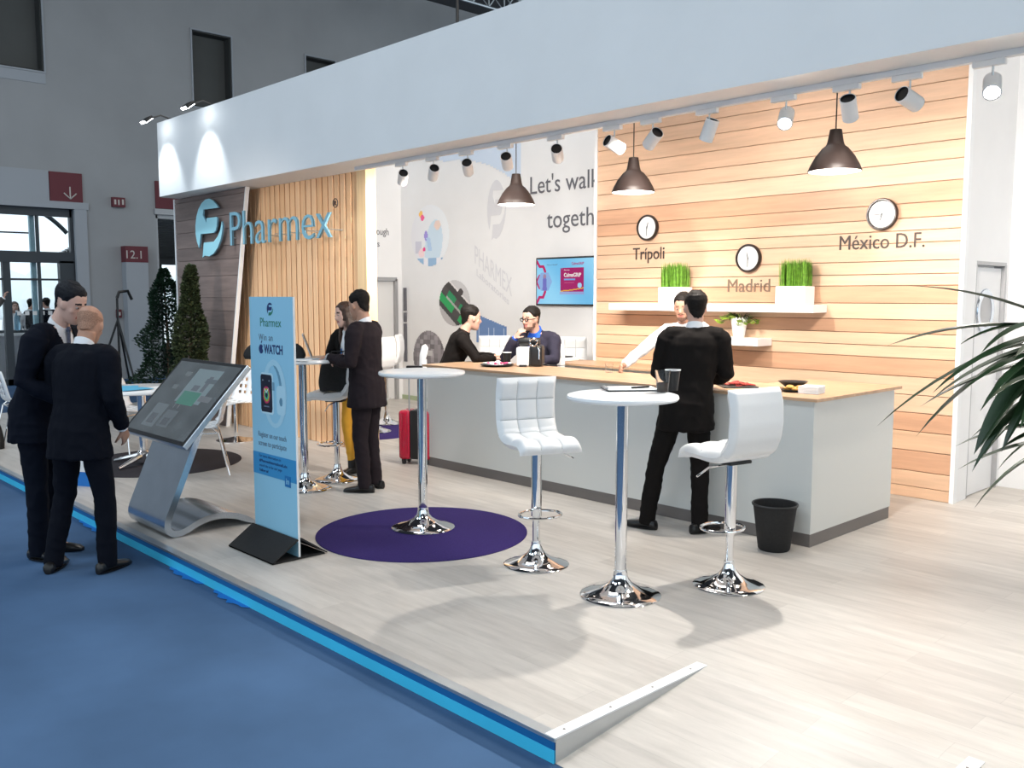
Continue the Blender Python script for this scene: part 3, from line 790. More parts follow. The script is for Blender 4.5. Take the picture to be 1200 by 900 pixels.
# ---- clocks, lettering and shelves on the cedar wall
def make_clock():
    c = empty('wall_clock')
    mt = Matrix.Rotation(PI/2, 4, 'X')
    b = MB(); b.lathe([(.112, 0), (.128, 0), (.134, .012), (.134, .038), (.128, .046), (.118, .046), (.112, .036)], 48, mtx=mt); b.build('bezel', M['brownbezel'], c)
    b = MB(); b.lathe([(0, 0), (.116, 0), (.116, .03), (0, .03)], 48, mtx=mt); f = b.build('dial', M['clockface'], c)
    for nm, L, w, a in (('hour_hand', .055, .0045, 0), ('minute_hand', .085, .003, 0)):
        b = MB(); b.prism([(-w, -.012), (w, -.012), (w*.5, L), (-w*.5, L)], .002, mtx=wallA(0, -.037 if L < .06 else -.040, 0)); b.build(nm, M['black'], c)
    return c
ck = make_clock()
for i, (x, z, hh, mm, lb) in enumerate(((-5.99, 2.50, 12.5, 30, 'round black rimmed wall clock above the word Trípoli'), (-4.78, 2.15, 11.5, 30, 'round black rimmed wall clock above the word Madrid'), (-3.50, 2.48, 6.45, 45, 'round black rimmed wall clock above México D.F.'))):
    c = place(ck, i == 0, (x, WY-.046, z), 0, lb, 'black rimmed wall clocks', 'clock')
    for h in [q for q in COL.objects if q.parent == c]:
        if h.name.startswith('hour_hand'): h.rotation_euler = (0, hh/12*2*PI, 0)
        if h.name.startswith('minute_hand'): h.rotation_euler = (0, mm/60*2*PI, 0)
for body, x0, x1, z, m, lb in (('Trípoli', -6.195, -5.785, 2.175, M['darkletter'], 'dark brown lettering reading Trípoli under the left clock'), ('Madrid', -5.015, -4.555, 1.832, M['taupeletter'], 'taupe lettering reading Madrid above the white shelf'), ('México D.F.', -3.882, -3.145, 2.195, M['darkletter'], 'dark brown lettering reading México D.F. under the right clock')):
    tag(text_mesh('wall_lettering', body, m, height=.125, width=x1-x0, mtx=wallA(x0, WY-.046, z), extrude=.006, bold=.004), lb, 'lettering', 'city names on the cedar wall')
for x0, x1, z0, z1, lb in ((-6.31, -3.98, 1.645, 1.715, 'long white floating shelf with two grass boxes'), (-5.45, -4.52, 1.33, 1.40, 'short white floating shelf with the small potted plant')):
    b = MB(); b.box((x0, WY-.30, z0), (x1, WY-.046, z1), bev=.003, seg=1); tag(b.build('wall_shelf', M['white']), lb, 'shelf')
gr = random.Random(5)
for x, lb in ((-5.55, 'white box of upright grass on the long shelf, left one'), (-4.23, 'white box of upright grass on the long shelf beside Madrid')):
    g = empty('grass_box', (x, WY-.17, 1.7155), 0, lb, 'planter', 'boxes of grass on the shelf')
    b = MB(); b.box((-.145, -.09, 0), (.145, .09, .165), bev=.004, seg=1); b.build('planter', M['potwhite'], g)
    b = MB()
    for k in range(520):
        px, py = gr.uniform(-.128, .128), gr.uniform(-.07, .07); h = gr.uniform(.20, .265); lean = gr.uniform(-.012, .012); w = .0042; a = gr.uniform(0, PI)
        dx, dy = w*math.cos(a), w*math.sin(a)
        b.add([(px-dx, py-dy, .16), (px+dx, py+dy, .16), (px+dx*.8+lean*.5, py+dy*.8, .16+h*.6), (px-dx*.8+lean*.5, py-dy*.8, .16+h*.6), (px+lean, py, .16+h)], [(0, 1, 2, 3), (3, 2, 4)])
    b.build('grass_blades', M['grass'], g)
p = empty('potted_plant', (-4.80, WY-.17, 1.4005), 0, 'small leafy plant in a zigzag rimmed white pot', 'plant')
b = MB(); n = 32
prof = [(.052, 0), (.078, .17)]
vs = []; fs = []
for i in range(n):
    a = 2*PI*i/n; zt = .175+(.02 if i % 2 else 0)
    vs += [(.052*math.cos(a), .052*math.sin(a), 0), (.080*math.cos(a), .080*math.sin(a), zt), (.074*math.cos(a), .074*math.sin(a), zt), (.070*math.cos(a), .070*math.sin(a), .15)]
for i in range(n):
    j = (i+1) % n
    for q in range(3): fs.append((i*4+q, j*4+q, j*4+q+1, i*4+q+1))
fs.append(tuple(i*4 for i in range(n-1, -1, -1))); b.add(vs, fs); b.build('pot', M['potwhite'], p)
b = MB(); b.lathe([(0, .15), (.07, .15)], 16); b.build('soil', M['soil'], p)
b = MB(); st = MB()
for k in range(64):
    a = gr.uniform(0, 2*PI) if k > 20 else gr.uniform(2.4, 3.9); rr = gr.uniform(.04, .12) if k <= 20 else gr.uniform(.06, .24); z = gr.uniform(.16, .225) if k <= 20 else gr.uniform(.12, .215)
    c = V((rr*math.cos(a), rr*math.sin(a)*.7, z)); d_ = V((math.cos(a+gr.uniform(-1, 1)), math.sin(a), gr.uniform(-.3, .5))).normalized()*.042; s_ = (d_.cross(V((0, 0, 1))).normalized()+V((gr.uniform(-.6,.6),gr.uniform(-.6,.6),gr.uniform(-.9,.9)))).normalized()*.026
    b.add([c-d_, c+s_, c+d_, c-s_], [(0, 1, 2, 3)], 0)
    st.tube([(0, 0, .15), c*.6+V((0, 0, .1)), c], .0022, 4)
b.build('leaves', M['leaflime'], p); st.build('stems', M['leafolive'], p)
# ================================================================== FURNITURE
# ---- service counter
CZ = 1.117
ct = empty('service_counter', (-3.0, 5.6, PZ), 0, 'long white L shaped service counter with grey plinth', 'counter')
b = MB()
L = [(-4.13, 0), (.02, 0), (.02, 1.22), (-.74, 1.22), (-.74, .68), (-4.13, .68)]; k = 6
vs = [(x, y, .092) for x, y in L]+[(x, y, .995) for x, y in L]
b.add(vs, [tuple(range(k-1, -1, -1)), tuple(range(k, 2*k))]+[(i, (i+1) % k, (i+1) % k+k, i+k) for i in range(k)])
b.build('panel', M['counter'], ct)
b = MB(); L = [(-4.12, .004), (.016, .004), (.016, 1.21), (-.72, 1.21), (-.72, .66), (-4.12, .66)]
vs = [(x, y, .002) for x, y in L]+[(x, y, .0915) for x, y in L]
b.add(vs, [tuple(range(k-1, -1, -1)), tuple(range(k, 2*k))]+[(i, (i+1) % k, (i+1) % k+k, i+k) for i in range(k)]); b.build('plinth', M['plinth'], ct)
b = MB(); L = [(-4.16, -.035), (.06, -.035), (.06, 1.26), (-.76, 1.26), (-.76, .72), (-4.16, .72)]
vs = [(x, y, .996) for x, y in L]+[(x, y, 1.017) for x, y in L]; k = 6
b.add(vs, [tuple(range(k-1, -1, -1)), tuple(range(k, 2*k))]+[(i, (i+1) % k, (i+1) % k+k, i+k) for i in range(k)]); b.build('worktop', M['oak'], ct)
bk = empty('back_counter', (-6.05, 7.1, PZ), 0, 'low oak topped back counter by the cedar wall', 'counter')
b = MB(); b.box((-1.15, .03, .0), (1.0, .52, .955)); b.build('cabinet', M['counter'], bk)
b = MB(); b.box((-1.2, 0, .957), (1.05, .55, .977)); b.build('worktop', M['oak'], bk)

# ---- quilted bar stool
def lerp(a, b, t): return a+(b-a)*t
def cushion(path, width, thick, nu, nv, qu, qv, quilt, m):
    """swept pad: path = list of (y,z) of the upper face, the pad lies to the right of the path's normal"""
    P = [V((0, y, z)) for y, z in path]
    d = [0]
    for a, b_ in zip(P, P[1:]): d.append(d[-1]+(b_-a).length)
    tot = d[-1]; S = []
    for i in range(nu+1):
        t = tot*i/nu; k = 0
        while k < len(d)-2 and d[k+1] < t: k += 1
        S.append(P[k].lerp(P[k+1], (t-d[k])/(d[k+1]-d[k])))
    for _ in range(4): S = [S[0]]+[(S[i-1]+S[i]*2+S[i+1])/4 for i in range(1, nu)]+[S[-1]]
    top = []; bot = []
    for i in range(nu+1):
        t = (S[min(i+1, nu)]-S[max(i-1, 0)]).normalized(); nrm = V((0, -t.z, t.y))
        if nrm.y < -0.5: pass
        for j in range(nv+1):
            u = i/nu; v = j/nv
            e = min(1, min(u, 1-u)*12); e2 = min(1, min(v, 1-v)*12)
            edge = (1-(1-e)**2)*(1-(1-e2)**2)
            q = abs(math.sin(PI*u*qu))**.5*abs(math.sin(PI*v*qv))**.5 if quilt else 1
            h = thick*(.42*edge)+(.016*q*edge if quilt else .004*edge)
            x = (v-.5)*width
            top.append(S[i]+V((x, 0, 0))+nrm*h); bot.append(S[i]+V((x*.985, 0, 0))-nrm*thick*.5*edge)
    mb = MB(); w = nv+1; o = len(top); fs = []
    for i in range(nu):
        for j in range(nv):
            a = i*w+j
            fs.append((a, a+1, a+w+1, a+w)); fs.append((o+a, o+a+w, o+a+w+1, o+a+1))
    rim = [j for j in range(w)]+[i*w+nv for i in range(1, nu+1)]+[nu*w+j for j in range(nv-1, -1, -1)]+[i*w for i in range(nu-1, 0, -1)]
    for a, c in zip(rim, rim[1:]+rim[:1]): fs.append((a, o+a, o+c, c))
    mb.add(top+bot, fs, 0, True)
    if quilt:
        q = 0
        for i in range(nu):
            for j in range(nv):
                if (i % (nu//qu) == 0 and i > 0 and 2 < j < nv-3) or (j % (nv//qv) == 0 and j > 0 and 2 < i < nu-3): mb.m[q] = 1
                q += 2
    return mb
def chrome_base(R, h0, col_r):
    return [(0, 0), (R, 0), (R+.003, .006), (R-.004, .012), (R*.80, .022), (R*.52, .042), (R*.30, .072), (R*.20, .10), (col_r+.006, .125), (col_r+.004, h0), (0, h0)]
def make_stool():
    s = empty('bar_stool')
    back = [(-.160, 1.180), (-.185, 1.09), (-.190, .98), (-.178, .90), (-.150, .835), (-.10, .795)]
    seat = [(-.135, .812), (-.08, .788), (0, .782), (.10, .790), (.18, .792), (.222, .772), (.232, .745)]
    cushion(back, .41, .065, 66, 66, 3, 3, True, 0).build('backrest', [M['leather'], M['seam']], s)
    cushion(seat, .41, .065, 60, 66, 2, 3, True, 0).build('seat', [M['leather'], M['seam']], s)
    b = MB(); b.lathe(chrome_base(.205, .15, .026), 40); b.build('base', M['chrome'], s)
    b = MB(); b.lathe([(.024, .14), (.024, .345), (.033, .35), (.033, .745), (.0, .745)], 20); b.build('column', M['chrome'], s)
    b = MB(); b.box((-.085, -.08, .732), (.085, .08, .752), bev=.006); b.build('seat_plate', M['black'], s)
    b = MB(); ring = [(.135*math.sin(a), .06+.115*math.cos(a), .335) for a in [2*PI*i/28 for i in range(28)]]
    b.tube(ring, .009, 8, closed=True); b.lathe([(.024, .315), (.034, .315), (.034, .36), (.024, .36)], 20); b.build('footrest', M['chrome'], s)
    b = MB(); b.tube([(-.02, 0, .725), (-.16, .02, .715), (-.24, .03, .67)], .006, 6); b.build('lever', M['chrome'], s)
    return s
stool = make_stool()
STOOLS = [((-3.99, 4.00), heading(.36, -.93), 'white quilted bar stool at the edge of the purple rug, backrest toward the counter'),
          ((-2.91, 4.52), heading(-.52, .85), 'white bar stool seen from behind, in front of the man in the black suit'),
          ((-7.14, 4.55), heading(-1, .1), 'white bar stool carrying the black bag, at the laptop table'),
          ((-9.82, 7.03), heading(-1, .05), 'far white bar stool on the distant purple rug, back of the pair'),
          ((-9.34, 6.50), heading(-.8, .6), 'far white bar stool behind the laptop man, front of the pair'),
          ((-7.44, 6.03), heading(1, .08), 'white bar stool under the man in the black jumper'),
          ((-6.80, 6.86), heading(-.5, -.86), 'white bar stool under the man with glasses'),
          ((-7.72, 8.30), heading(-.2, -.98), 'white bar stool by the wall right of the man with glasses'),
          ((-8.55, 7.85), heading(.2, -.98), 'white bar stool by the wall between the two seated men')]
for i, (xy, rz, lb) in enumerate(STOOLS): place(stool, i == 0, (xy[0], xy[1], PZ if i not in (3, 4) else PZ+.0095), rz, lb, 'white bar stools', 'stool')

# ---- white bar tables
def make_table():
    t = empty('bar_table')
    b = MB(); b.lathe([(0, 1.117), (.285, 1.117), (.305, 1.122), (.312, 1.133), (.308, 1.146), (.295, 1.150), (0, 1.150)], 56); b.build('tabletop', M['tabletop'], t)
    b = MB(); b.lathe(chrome_base(.228, .15, .034), 48); b.build('base', M['chrome'], t)
    b = MB(); b.lathe([(.034, .14), (.034, 1.10), (.10, 1.105), (.10, 1.117), (0, 1.117)], 24); b.build('column', M['chrome'], t)
    return t
tab = make_table()
for i, (x, y, z, lb) in enumerate(((-3.24, 3.927, PZ, 'round white bar table with clipboard and two cups, nearest'), (-5.19, 4.03, PZ+.008, 'round white bar table standing on the large purple rug'), (-6.99, 4.12, PZ, 'round white bar table with laptop behind the banner'))):
    place(tab, i == 0, (x, y, z), 0, lb, 'white bar tables', 'table')

# ---- rugs
for x, y, r, m, lb in ((-5.11, 3.96, .755, 'rug', 'large round purple rug under the middle bar table'), (-9.47, 6.46, .72, 'rug', 'distant round purple rug under two far bar stools'), (-9.15, 3.72, .80, 'rugdark', 'round dark grey rug under the low white table')):
    b = MB(); b.lathe([(0, 0), (r, 0), (r, .005), (r-.006, .008), (0, .008)], 72); tag(b.build('round_rug', M[m], None, (x, y, PZ+.0005)), lb, 'rug')

# ---- low white table and chairs on the left
t = empty('cafe_table', (-9.13, 3.55, PZ+.009), 0, 'low round white table with papers behind the touch screen', 'table')
b = MB(); b.lathe([(0, .735), (.44, .735), (.45, .745), (.45, .765), (.44, .772), (0, .772)], 56); b.build('tabletop', M['tabletop'], t)
b = MB(); b.lathe([(.04, .05), (.04, .70), (.12, .735), (0, .735)], 20); b.build('column', M['chrome'], t)
b = MB()
for k in range(4): b.tube([(0, 0, .10), (.20*math.cos(k*PI/2+.5), .20*math.sin(k*PI/2+.5), .05), (.36*math.cos(k*PI/2+.5), .36*math.sin(k*PI/2+.5), .015)], [.03, .026, .015], 8)
b.lathe([(0, .02), (.06, .02), (.06, .12), (.04, .14), (0, .14)], 20); b.build('base', M['chrome'], t)
for k, (dx, dy, a, m, lb) in enumerate(((.15, .10, .4, 'paper', 'white paper sheet on the low white table'), (-.05, -.12, 1.2, 'papercyan', 'blue printed sheet on the low white table'), (.20, -.15, .1, 'papercyan', 'blue leaflet at the edge of the low white table'))):
    b = MB(); b.box((-.105, -.15, 0), (.105, .15, .004)); tag(b.build('paper_sheet', M[m], None, (-9.13+dx, 3.55+dy, PZ+.782+.0045*k), a), lb, 'paper')

def shell_chair(pedestal):
    c = empty('pedestal_chair' if pedestal else 'shell_chair')
    prof = [(.20, .43), (.16, .45), (.05, .445), (-.06, .44), (-.15, .455), (-.195, .50), (-.22, .60), (-.245, .72), (-.26, .82)]
    nv = 12; vs = []; fs = []; N = 24
    P = []
    for i in range(N+1):
        t = i/N*(len(prof)-1); k = min(int(t), len(prof)-2); f = t-k
        P.append((lerp(prof[k][0], prof[k+1][0], f), lerp(prof[k][1], prof[k+1][1], f)))
    for i, (y, z) in enumerate(P):
        u = i/N; wv = .22*(1-.35*max(0, (u-.8)/.2)**2)*(1-.12*max(0, (.12-u)/.12))
        for j in range(nv+1):
            v = j/nv*2-1
            vs.append((wv*v, y+(.04*v*v if u > .5 else 0), z+.025*v*v*(1-u)))
    for i in range(N):
        for j in range(nv):
            if i in (4, 7, 10, 16, 18, 20) and j in (2, 4, 7, 9): continue       # punched slots
            a = i*(nv+1)+j; fs.append((a, a+1, a+nv+2, a+nv+1))
    b = MB(); b.add(vs, fs, 0, True); sh = b.build('seat_shell', M['tabletop'], c)
    md = sh.modifiers.new('thick', 'SOLIDIFY'); md.thickness = .008
    if pedestal:
        b = MB(); b.lathe([(.022, .02), (.022, .43), (.06, .44), (0, .44)], 16); b.build('column', M['chrome'], c)
        b = MB(); b.lathe([(0, 0), (.23, 0), (.23, .01), (.1, .03), (.022, .05), (0, .05)], 32); b.build('base', M['chrome'], c)
    else:
        for sx in (-1, 1):
            b = MB(); b.tube([(sx*.22, .20, 0), (sx*.19, .15, .40), (sx*.18, .10, .435)], .010, 8); b.build('leg', M['chrome'], c)
            b = MB(); b.tube([(sx*.22, -.24, 0), (sx*.19, -.15, .40), (sx*.18, -.10, .445)], .010, 8); b.build('leg', M['chrome'], c)
        b = MB(); b.tube([(-.19, .15, .40), (-.1, .17, .41), (.1, .17, .41), (.19, .15, .40), (.19, -.15, .40), (-.19, -.15, .40)], .008, 8, closed=True); b.build('seat_frame', M['chrome'], c)
    return c
sc_ = shell_chair(False)
CH = [(-8.28, 3.78, heading(-.95, -.3), 'white slotted shell chair on chrome legs right of the low white table'),
      (-11.75, 3.15, heading(.7, .6), 'white slotted shell chair at the left edge behind the tall man'),
      (-10.05, 3.75, heading(.9, -.3), 'white slotted shell chair behind the low white table')]
for i, (x, y, rz, lb) in enumerate(CH): place(sc_, i == 0, (x, y, PZ+.0095), rz, lb, 'white shell chairs', 'chair')
pc = shell_chair(True); pc.location = (-9.93, 4.95, PZ); pc.rotation_euler = (0, 0, heading(-.5, -.8)); tag(pc, 'white slotted chair on a chrome pedestal near the slatted wall', 'chair')

# ---- touch screen kiosk
k_ = empty('touch_kiosk', (-6.48, 2.85, PZ), 0, 'large tilted touch screen kiosk with floor plan on a steel stand', 'kiosk')
# ribbon profile (y,z) swept along x
cen = [(-.26, .95-.10)]
prof = [(.02, .92), (-.02, .80), (-.14, .50), (-.26, .22), (-.305, .115), (-.295, .055), (-.245, .028), (-.17, .040), (-.06, .095), (.07, .115), (.20, .095), (.31, .045), (.37, .012)]
pts = [V((0, y, z)) for y, z in prof]
for _ in range(3):
    q = [pts[0]]
    for a, b_ in zip(pts, pts[1:]): q += [a.lerp(b_, .25), a.lerp(b_, .75)]
    pts = q+[pts[-1]]
th = .045; vs = []; n = len(pts)
for i, p in enumerate(pts):
    t = (pts[min(i+1, n-1)]-pts[max(i-1, 0)]).normalized(); nr = V((0, t.z, -t.y)); w = th*(.5 if i < n-14 else lerp(.5, .12, (i-(n-14))/13.0))
    for sx in (-.36, .30):
        vs += [p+V((sx, 0, 0))+nr*w*-1, p+V((sx, 0, 0))+nr*w]
fs = []
for i in range(n-1):
    a = i*4; c = a+4
    fs += [(a, a+1, c+1, c), (a+2, c+2, c+3, a+3), (a, c, c+2, a+2), (a+1, a+3, c+3, c+1)]
fs += [(0, 2, 3, 1), ((n-1)*4, (n-1)*4+1, (n-1)*4+3, (n-1)*4+2)]
zmin = min(v.z for v in vs)
for v in vs: v.z -= zmin
b = MB(); b.add(vs, fs, 0, True); so = b.build('stand', M['steel'], k_)
md = so.modifiers.new('edge', 'EDGE_SPLIT'); md.split_angle = math.radians(40)
tilt = math.atan2(.53, .49)
SM = Matrix.Translation((0, -.26, .665)) @ Matrix.Rotation(tilt, 4, 'X')     # local x, y up the screen, z normal
b = MB(); b.box((-.535, 0, -.02), (.535, .722, .02), bev=.004, seg=1, mtx=SM); sb = b.build('screen_housing', M['alu'], k_)
b = MB(); b.box((-.530, .005, .02), (.530, .717, .0225), mtx=SM); b.build('bezel', M['black'], k_)
b = MB(); b.box((-.2, .16, -.08), (.2, .56, -.02), mtx=SM); b.build('screen_mount', M['black'], k_)
def plan(u, v):
    c = soft((.075, .085, .09), 1+.35*noise.noise(V((u*6, v*5, 2))))
    def R(x0, y0, x1, y1): return x0 < u < x1 and y0 < v < y1
    if R(.40, .45, .80, .93): c = (.17, .22, .235)
    if R(.44, .42, .72, .60): c = (.06, .19, .14)
    if R(.52, .62, .62, .70) or R(.66, .62, .72, .84): c = (.11, .125, .14)
    if R(.64, .74, .80, .80): c = (.10, .12, .135)
    if R(.18, .08, .38, .40): c = (.13, .15, .16)
    if R(.22, .12, .33, .26): c = (.09, .10, .11)
    if R(.42, .10, .60, .34): c = (.11, .125, .135)
    if R(.46, .14, .56, .22): c = (.08, .09, .10)
    if R(.74, .50, .92, .58): c = (.14, .15, .16)
    if R(.20, .60, .28, .66) or R(.24, .80, .34, .86): c = (.12, .135, .14)
    if .06 < u < .94 and (abs((u*14) % 1-.5) < .03 and .36 < v < .42): c = (.15, .16, .17)
    return c
scr = picture('screen', 1.0, .655, 100, 66, plan, M['kscreen'], SM @ Matrix.Translation((-.5, .034, .0235)) @ Matrix.Rotation(-PI/2, 4, 'X'), k_)

# ---- banner board
bn = empty('banner_board', (-5.415, 2.97, PZ), 0, 'tall pale blue advertising board for a watch in a black foot', 'advertising board')
BW, BH = .57, 1.69
b = MB(); b.box((-BW/2, -.006, 0), (BW/2, .006, BH)); b.build('board', [M['banner']], bn)
b = MB(); b.box((BW/2, -.0065, 0), (BW/2+.004, .0065, BH)); b.build('edge_strip', M['white_edge'], bn)
b = MB(); b.prism([(-.30, .003), (.30, .003), (.30, .012), (-.30, .012)], .38, mtx=wallA(0, -.20, 0))
for sy in (-1, 1):
    b.add([(-.30, sy*.20, .004), (.30, sy*.20, .004), (.30, sy*.012, .125), (-.30, sy*.012, .125), (-.30, sy*.20, .012), (.30, sy*.20, .012), (.30, sy*.018, .135), (-.30, sy*.018, .135)],
          [(0, 1, 2, 3), (4, 5, 6, 7), (0, 1, 5, 4), (2, 3, 7, 6), (1, 2, 6, 5), (0, 3, 7, 4)])
b.build('foot', M['blackmat'], bn)
x0 = -BW/2; yb = -.0062
em = empty('print_emblem', (0, 0, 0)); em.parent = bn
emblem(x0+.240, yb-.001, 1.567, .080, .085, .001, M['navyprint'], M['greenprint'], em)
text_mesh('print_lettering', 'Pharmex', M['greenprint'], height=.058, width=.275, mtx=wallA(x0+.145, yb, 1.495), extrude=.001, parent=bn)
text_mesh('print_lettering', 'Win an', M['greyprint'], height=.044, width=.185, mtx=wallA(x0+.12, yb, 1.402), extrude=.001, parent=bn)
text_mesh('print_lettering', 'WATCH', M['navyprint'], height=.058, width=.245, mtx=wallA(x0+.185, yb, 1.318), extrude=.001, parent=bn, bold=.03)
ap = []
for i in range(30):
    a = 2*PI*i/30; r = .031*(1-.13*math.cos(2*a)*0+.06*math.cos(4*a))
    x, z = r*math.cos(a)*.95, r*math.sin(a)*1.08
    z -= .007*math.exp(-(x/.008)**2)*(1 if z > 0 else -1)
    d = math.hypot(x-.033, z-.006)
    if d < .016: x = .033-math.sqrt(max(0, .016**2-(z-.006)**2))
    ap.append((x, z))
b = MB(); b.prism(ap, .001, mtx=wallA(x0+.148, yb-.001, 1.344)); b.prism([(0, .036), (.004, .050), (.017, .062), (.014, .046)], .001, mtx=wallA(x0+.148, yb-.001, 1.344)); b.build('fruit_emblem', M['navyprint'], bn)
# printed watch
def watch(u, v):
    c = None
    def rr(x, y, cx, cy, hx, hy, r):
        dx = max(abs(x-cx)-hx+r, 0); dy = max(abs(y-cy)-hy+r, 0); return dx*dx+dy*dy < r*r
    x = u*.36; y = v*.48
    e1 = ((x-.20)/.155)**2+((y-.24)/.235)**2; e2 = ((x-.20)/.105)**2+((y-.235)/.20)**2
    if e1 < 1 and e2 > 1: c = (.40, .66, .80)
    if e2 <= 1 and x > .20 and y > .28 and ((x-.17)/.105)**2+((y-.235)/.20)**2 > 1: c = (.13, .30, .43)
    if rr(x, y, .285, .20, .055, .10, .03): c = (.45, .70, .83)
    if ((x-.285)/.02)**2+((y-.19)/.03)**2 < 1: c = (.11, .27, .40)
    if rr(x, y, .105, .235, .085, .145, .03): c = (.52, .74, .85)
    if rr(x, y, .19, .29, .014, .03, .008): c = (.15, .32, .46)
    if rr(x, y, .095, .235, .075, .132, .022):
        c = (.012, .014, .03)
        d = math.hypot((x-.095), (y-.225)*.8); 
        if abs(d-.043) < .005: c = (.55, .03, .12)
        elif abs(d-.032) < .005: c = (.40, .48, .04)
        elif abs(d-.021) < .005: c = (.03, .40, .32)
        if abs((y-.24)-(x-.095)*1.2) < .004 and 0 < x-.095 < .03: c = (.8, .85, .9)
        if abs((y-.24)+(x-.095)*.9) < .004 and 0 < .095-x < .03: c = (.8, .85, .9)
        if abs(y-.145) < .004 and .06 < x < .13: c = (.16, .2, .28)
        if (abs(x-.05)+abs(y-.325)) < .007 or (abs(x-.135)+abs(y-.325)) < .007: c = (.4, .5, .6)
    return c
pm = lambda u, v: watch(u, v) is not None
picture('print_watch', .36, .46, 90, 110, lambda u, v: watch(u, v), M['print'], wallA(x0+.11, yb-.0008, .825), bn, mask=pm)
text_mesh('print_lettering', 'Register on our touch', M['greyprint'], height=.036, width=.37, mtx=wallA(x0+.08, yb, .752), extrude=.001, parent=bn)
text_mesh('print_lettering', 'screen to participate', M['greyprint'], height=.036, width=.37, mtx=wallA(x0+.08, yb, .692), extrude=.001, parent=bn)
b = MB(); b.box((-BW/2, yb-.0012, .492), (BW/2, yb, .642)); b.build('print_band', M['bannerband'], bn)
for k, (tx, w, bo) in enumerate((('For more information on', .29, 0), ('#PharmexInternationalLabs', .37, .02), ('search the in for our page', .30, 0), ('Follow us!', .12, .02))):
    text_mesh('print_lettering', tx, M['navyprint'], height=.019, width=w, mtx=wallA(x0+.085, yb-.0012, .612-k*.033), extrude=.0008, parent=bn, bold=bo)
b = MB(); b.prism([(-.036, -.036), (.036, -.036), (.036, .036), (-.036, .036)], .002, mtx=wallA(x0+.46, yb-.0035, .492)); ib = b.build('print_badge', mat('badge_blue', (.01, .16, .42), .5), bn)
text_mesh('badge_lettering', 'in', M['banner'], height=.040, width=.036, mtx=wallA(x0+.442, yb-.0036, .474), extrude=.001, parent=ib, bold=.01)

# ---- waste bin
b = MB(); b.lathe([(0, 0), (.098, 0), (.105, .01), (.142, .30), (.150, .302), (.150, .312), (.138, .312), (.102, .012), (0, .012)], 40)
bi = empty('waste_bin', (-3.135, 5.405, PZ), 0, 'round black waste bin by the end of the counter', 'bin'); b.build('bucket', M['blackmat'], bi)
b = MB(); b.tube([(.147*math.cos(2*PI*i/40), .147*math.sin(2*PI*i/40), .311) for i in range(40)], .006, 6, closed=True); b.build('rim', M['black'], bi)

# ---- red suitcase
s = empty('suitcase', (-7.29, 5.60, PZ), heading(-.25, -.97), 'crimson wheeled cabin suitcase with raised handle behind the middle table', 'suitcase')
b = MB(); b.box((-.17, -.11, .05), (-.045, .11, .55), bev=.035, seg=4); b.box((.045, -.11, .05), (.17, .11, .55), bev=.035, seg=4)
for k in range(4): b.box((-.145+.026*k, -.114, .10), (-.139+.026*k, .114, .50), bev=.003, seg=1); b.box((.062+.026*k, -.114, .10), (.068+.026*k, .114, .50), bev=.003, seg=1)
b.build('shell', M['red'], s)
b = MB(); b.box((-.05, -.105, .055), (.05, .105, .553), bev=.02); b.build('zip_band', M['black'], s)
b = MB()
for sx in (-.06, .06): b.tube([(sx, .07, .53), (sx, .07, .98)], .008, 8)
b.build('handle_rods', M['silver'], s)
b = MB(); b.box((-.085, .05, .97), (.085, .09, 1.0), bev=.01); b.build('grip', M['black'], s)
b = MB(); b.box((.1, -.1145, .36), (.135, -.109, .46), bev=.004, seg=1); b.build('lock', M['black'], s)
for sx in (-.12, .12):
    for sy in (-.07, .07):
        b = MB(); b.lathe([(0, -.013), (.03, -.013), (.03, .013), (0, .013)], 16, mtx=Matrix.Translation((sx, sy, .030)) @ Matrix.Rotation(PI/2, 4, 'Y')); b.box((sx-.02, sy-.02, .03), (sx+.02, sy+.02, .062)); b.build('wheel', M['black'], s)

# ---- bags
def soft_bag(name, w, d, h, m, loc, rz, label, cat, strap=True, tagm=None):
    s = empty(name, loc, rz, label, cat)
    b = MB(); n = 24; rows = 12; vs = []; fs = []
    for i in range(rows+1):
        t = i/rows; sc = (1-.22*t**2)*(1-.06*math.cos(t*PI)**8); dd = (1-.55*t**1.5)
        for j in range(n):
            a = 2*PI*j/n; cx, sy = math.cos(a), math.sin(a)
            r = V((math.copysign(abs(cx)**.55, cx)*w/2*sc, math.copysign(abs(sy)**.6, sy)*d/2*dd, h*t))
            nz = noise.noise(r*9+V((loc[0], 0, 0)))*.012; vs.append(r*(1+nz))
    for v in vs: v.z = max(v.z, 0)
    for i in range(rows):
        for j in range(n): k2 = (j+1) % n; fs.append((i*n+j, i*n+k2, (i+1)*n+k2, (i+1)*n+j))
    fs.append(tuple(range(n-1, -1, -1))); fs.append(tuple(range(rows*n, rows*n+n))); b.add(vs, fs, 0, True); b.build('body', m, s)
    if strap:
        b = MB(); b.tube([(-w*.3, 0, h*.95), (-w*.2, 0, h*1.18), (w*.2, 0, h*1.18), (w*.3, 0, h*.95)], .008, 6); b.build('handle', m, s)
    if tagm:
        b = MB(); b.box((w*.16, -d*.42, h*.50), (w*.36, -d*.40, h*1.02)); b.build('name_card', tagm, s)
    return s
soft_bag('shoulder_bag', .42, .17, .30, M['blackmat'], (-7.09, 4.58, PZ+.835), heading(-.1, 1)+0, 'black shoulder bag with a grey card on the bar stool', 'bag', True, M['jamb'])
soft_bag('laptop_bag', .54, .15, .13, M['blackmat'], (-7.15, 3.945, PZ+1.1515), heading(-.1, 1), 'flat black bag on the bar table behind the banner', 'bag')
soft_bag('handbag', .26, .14, .28, M['blackmat'], (-11.24, 2.70, PZ), heading(0, 1), 'black handbag on the platform at the left edge', 'bag')
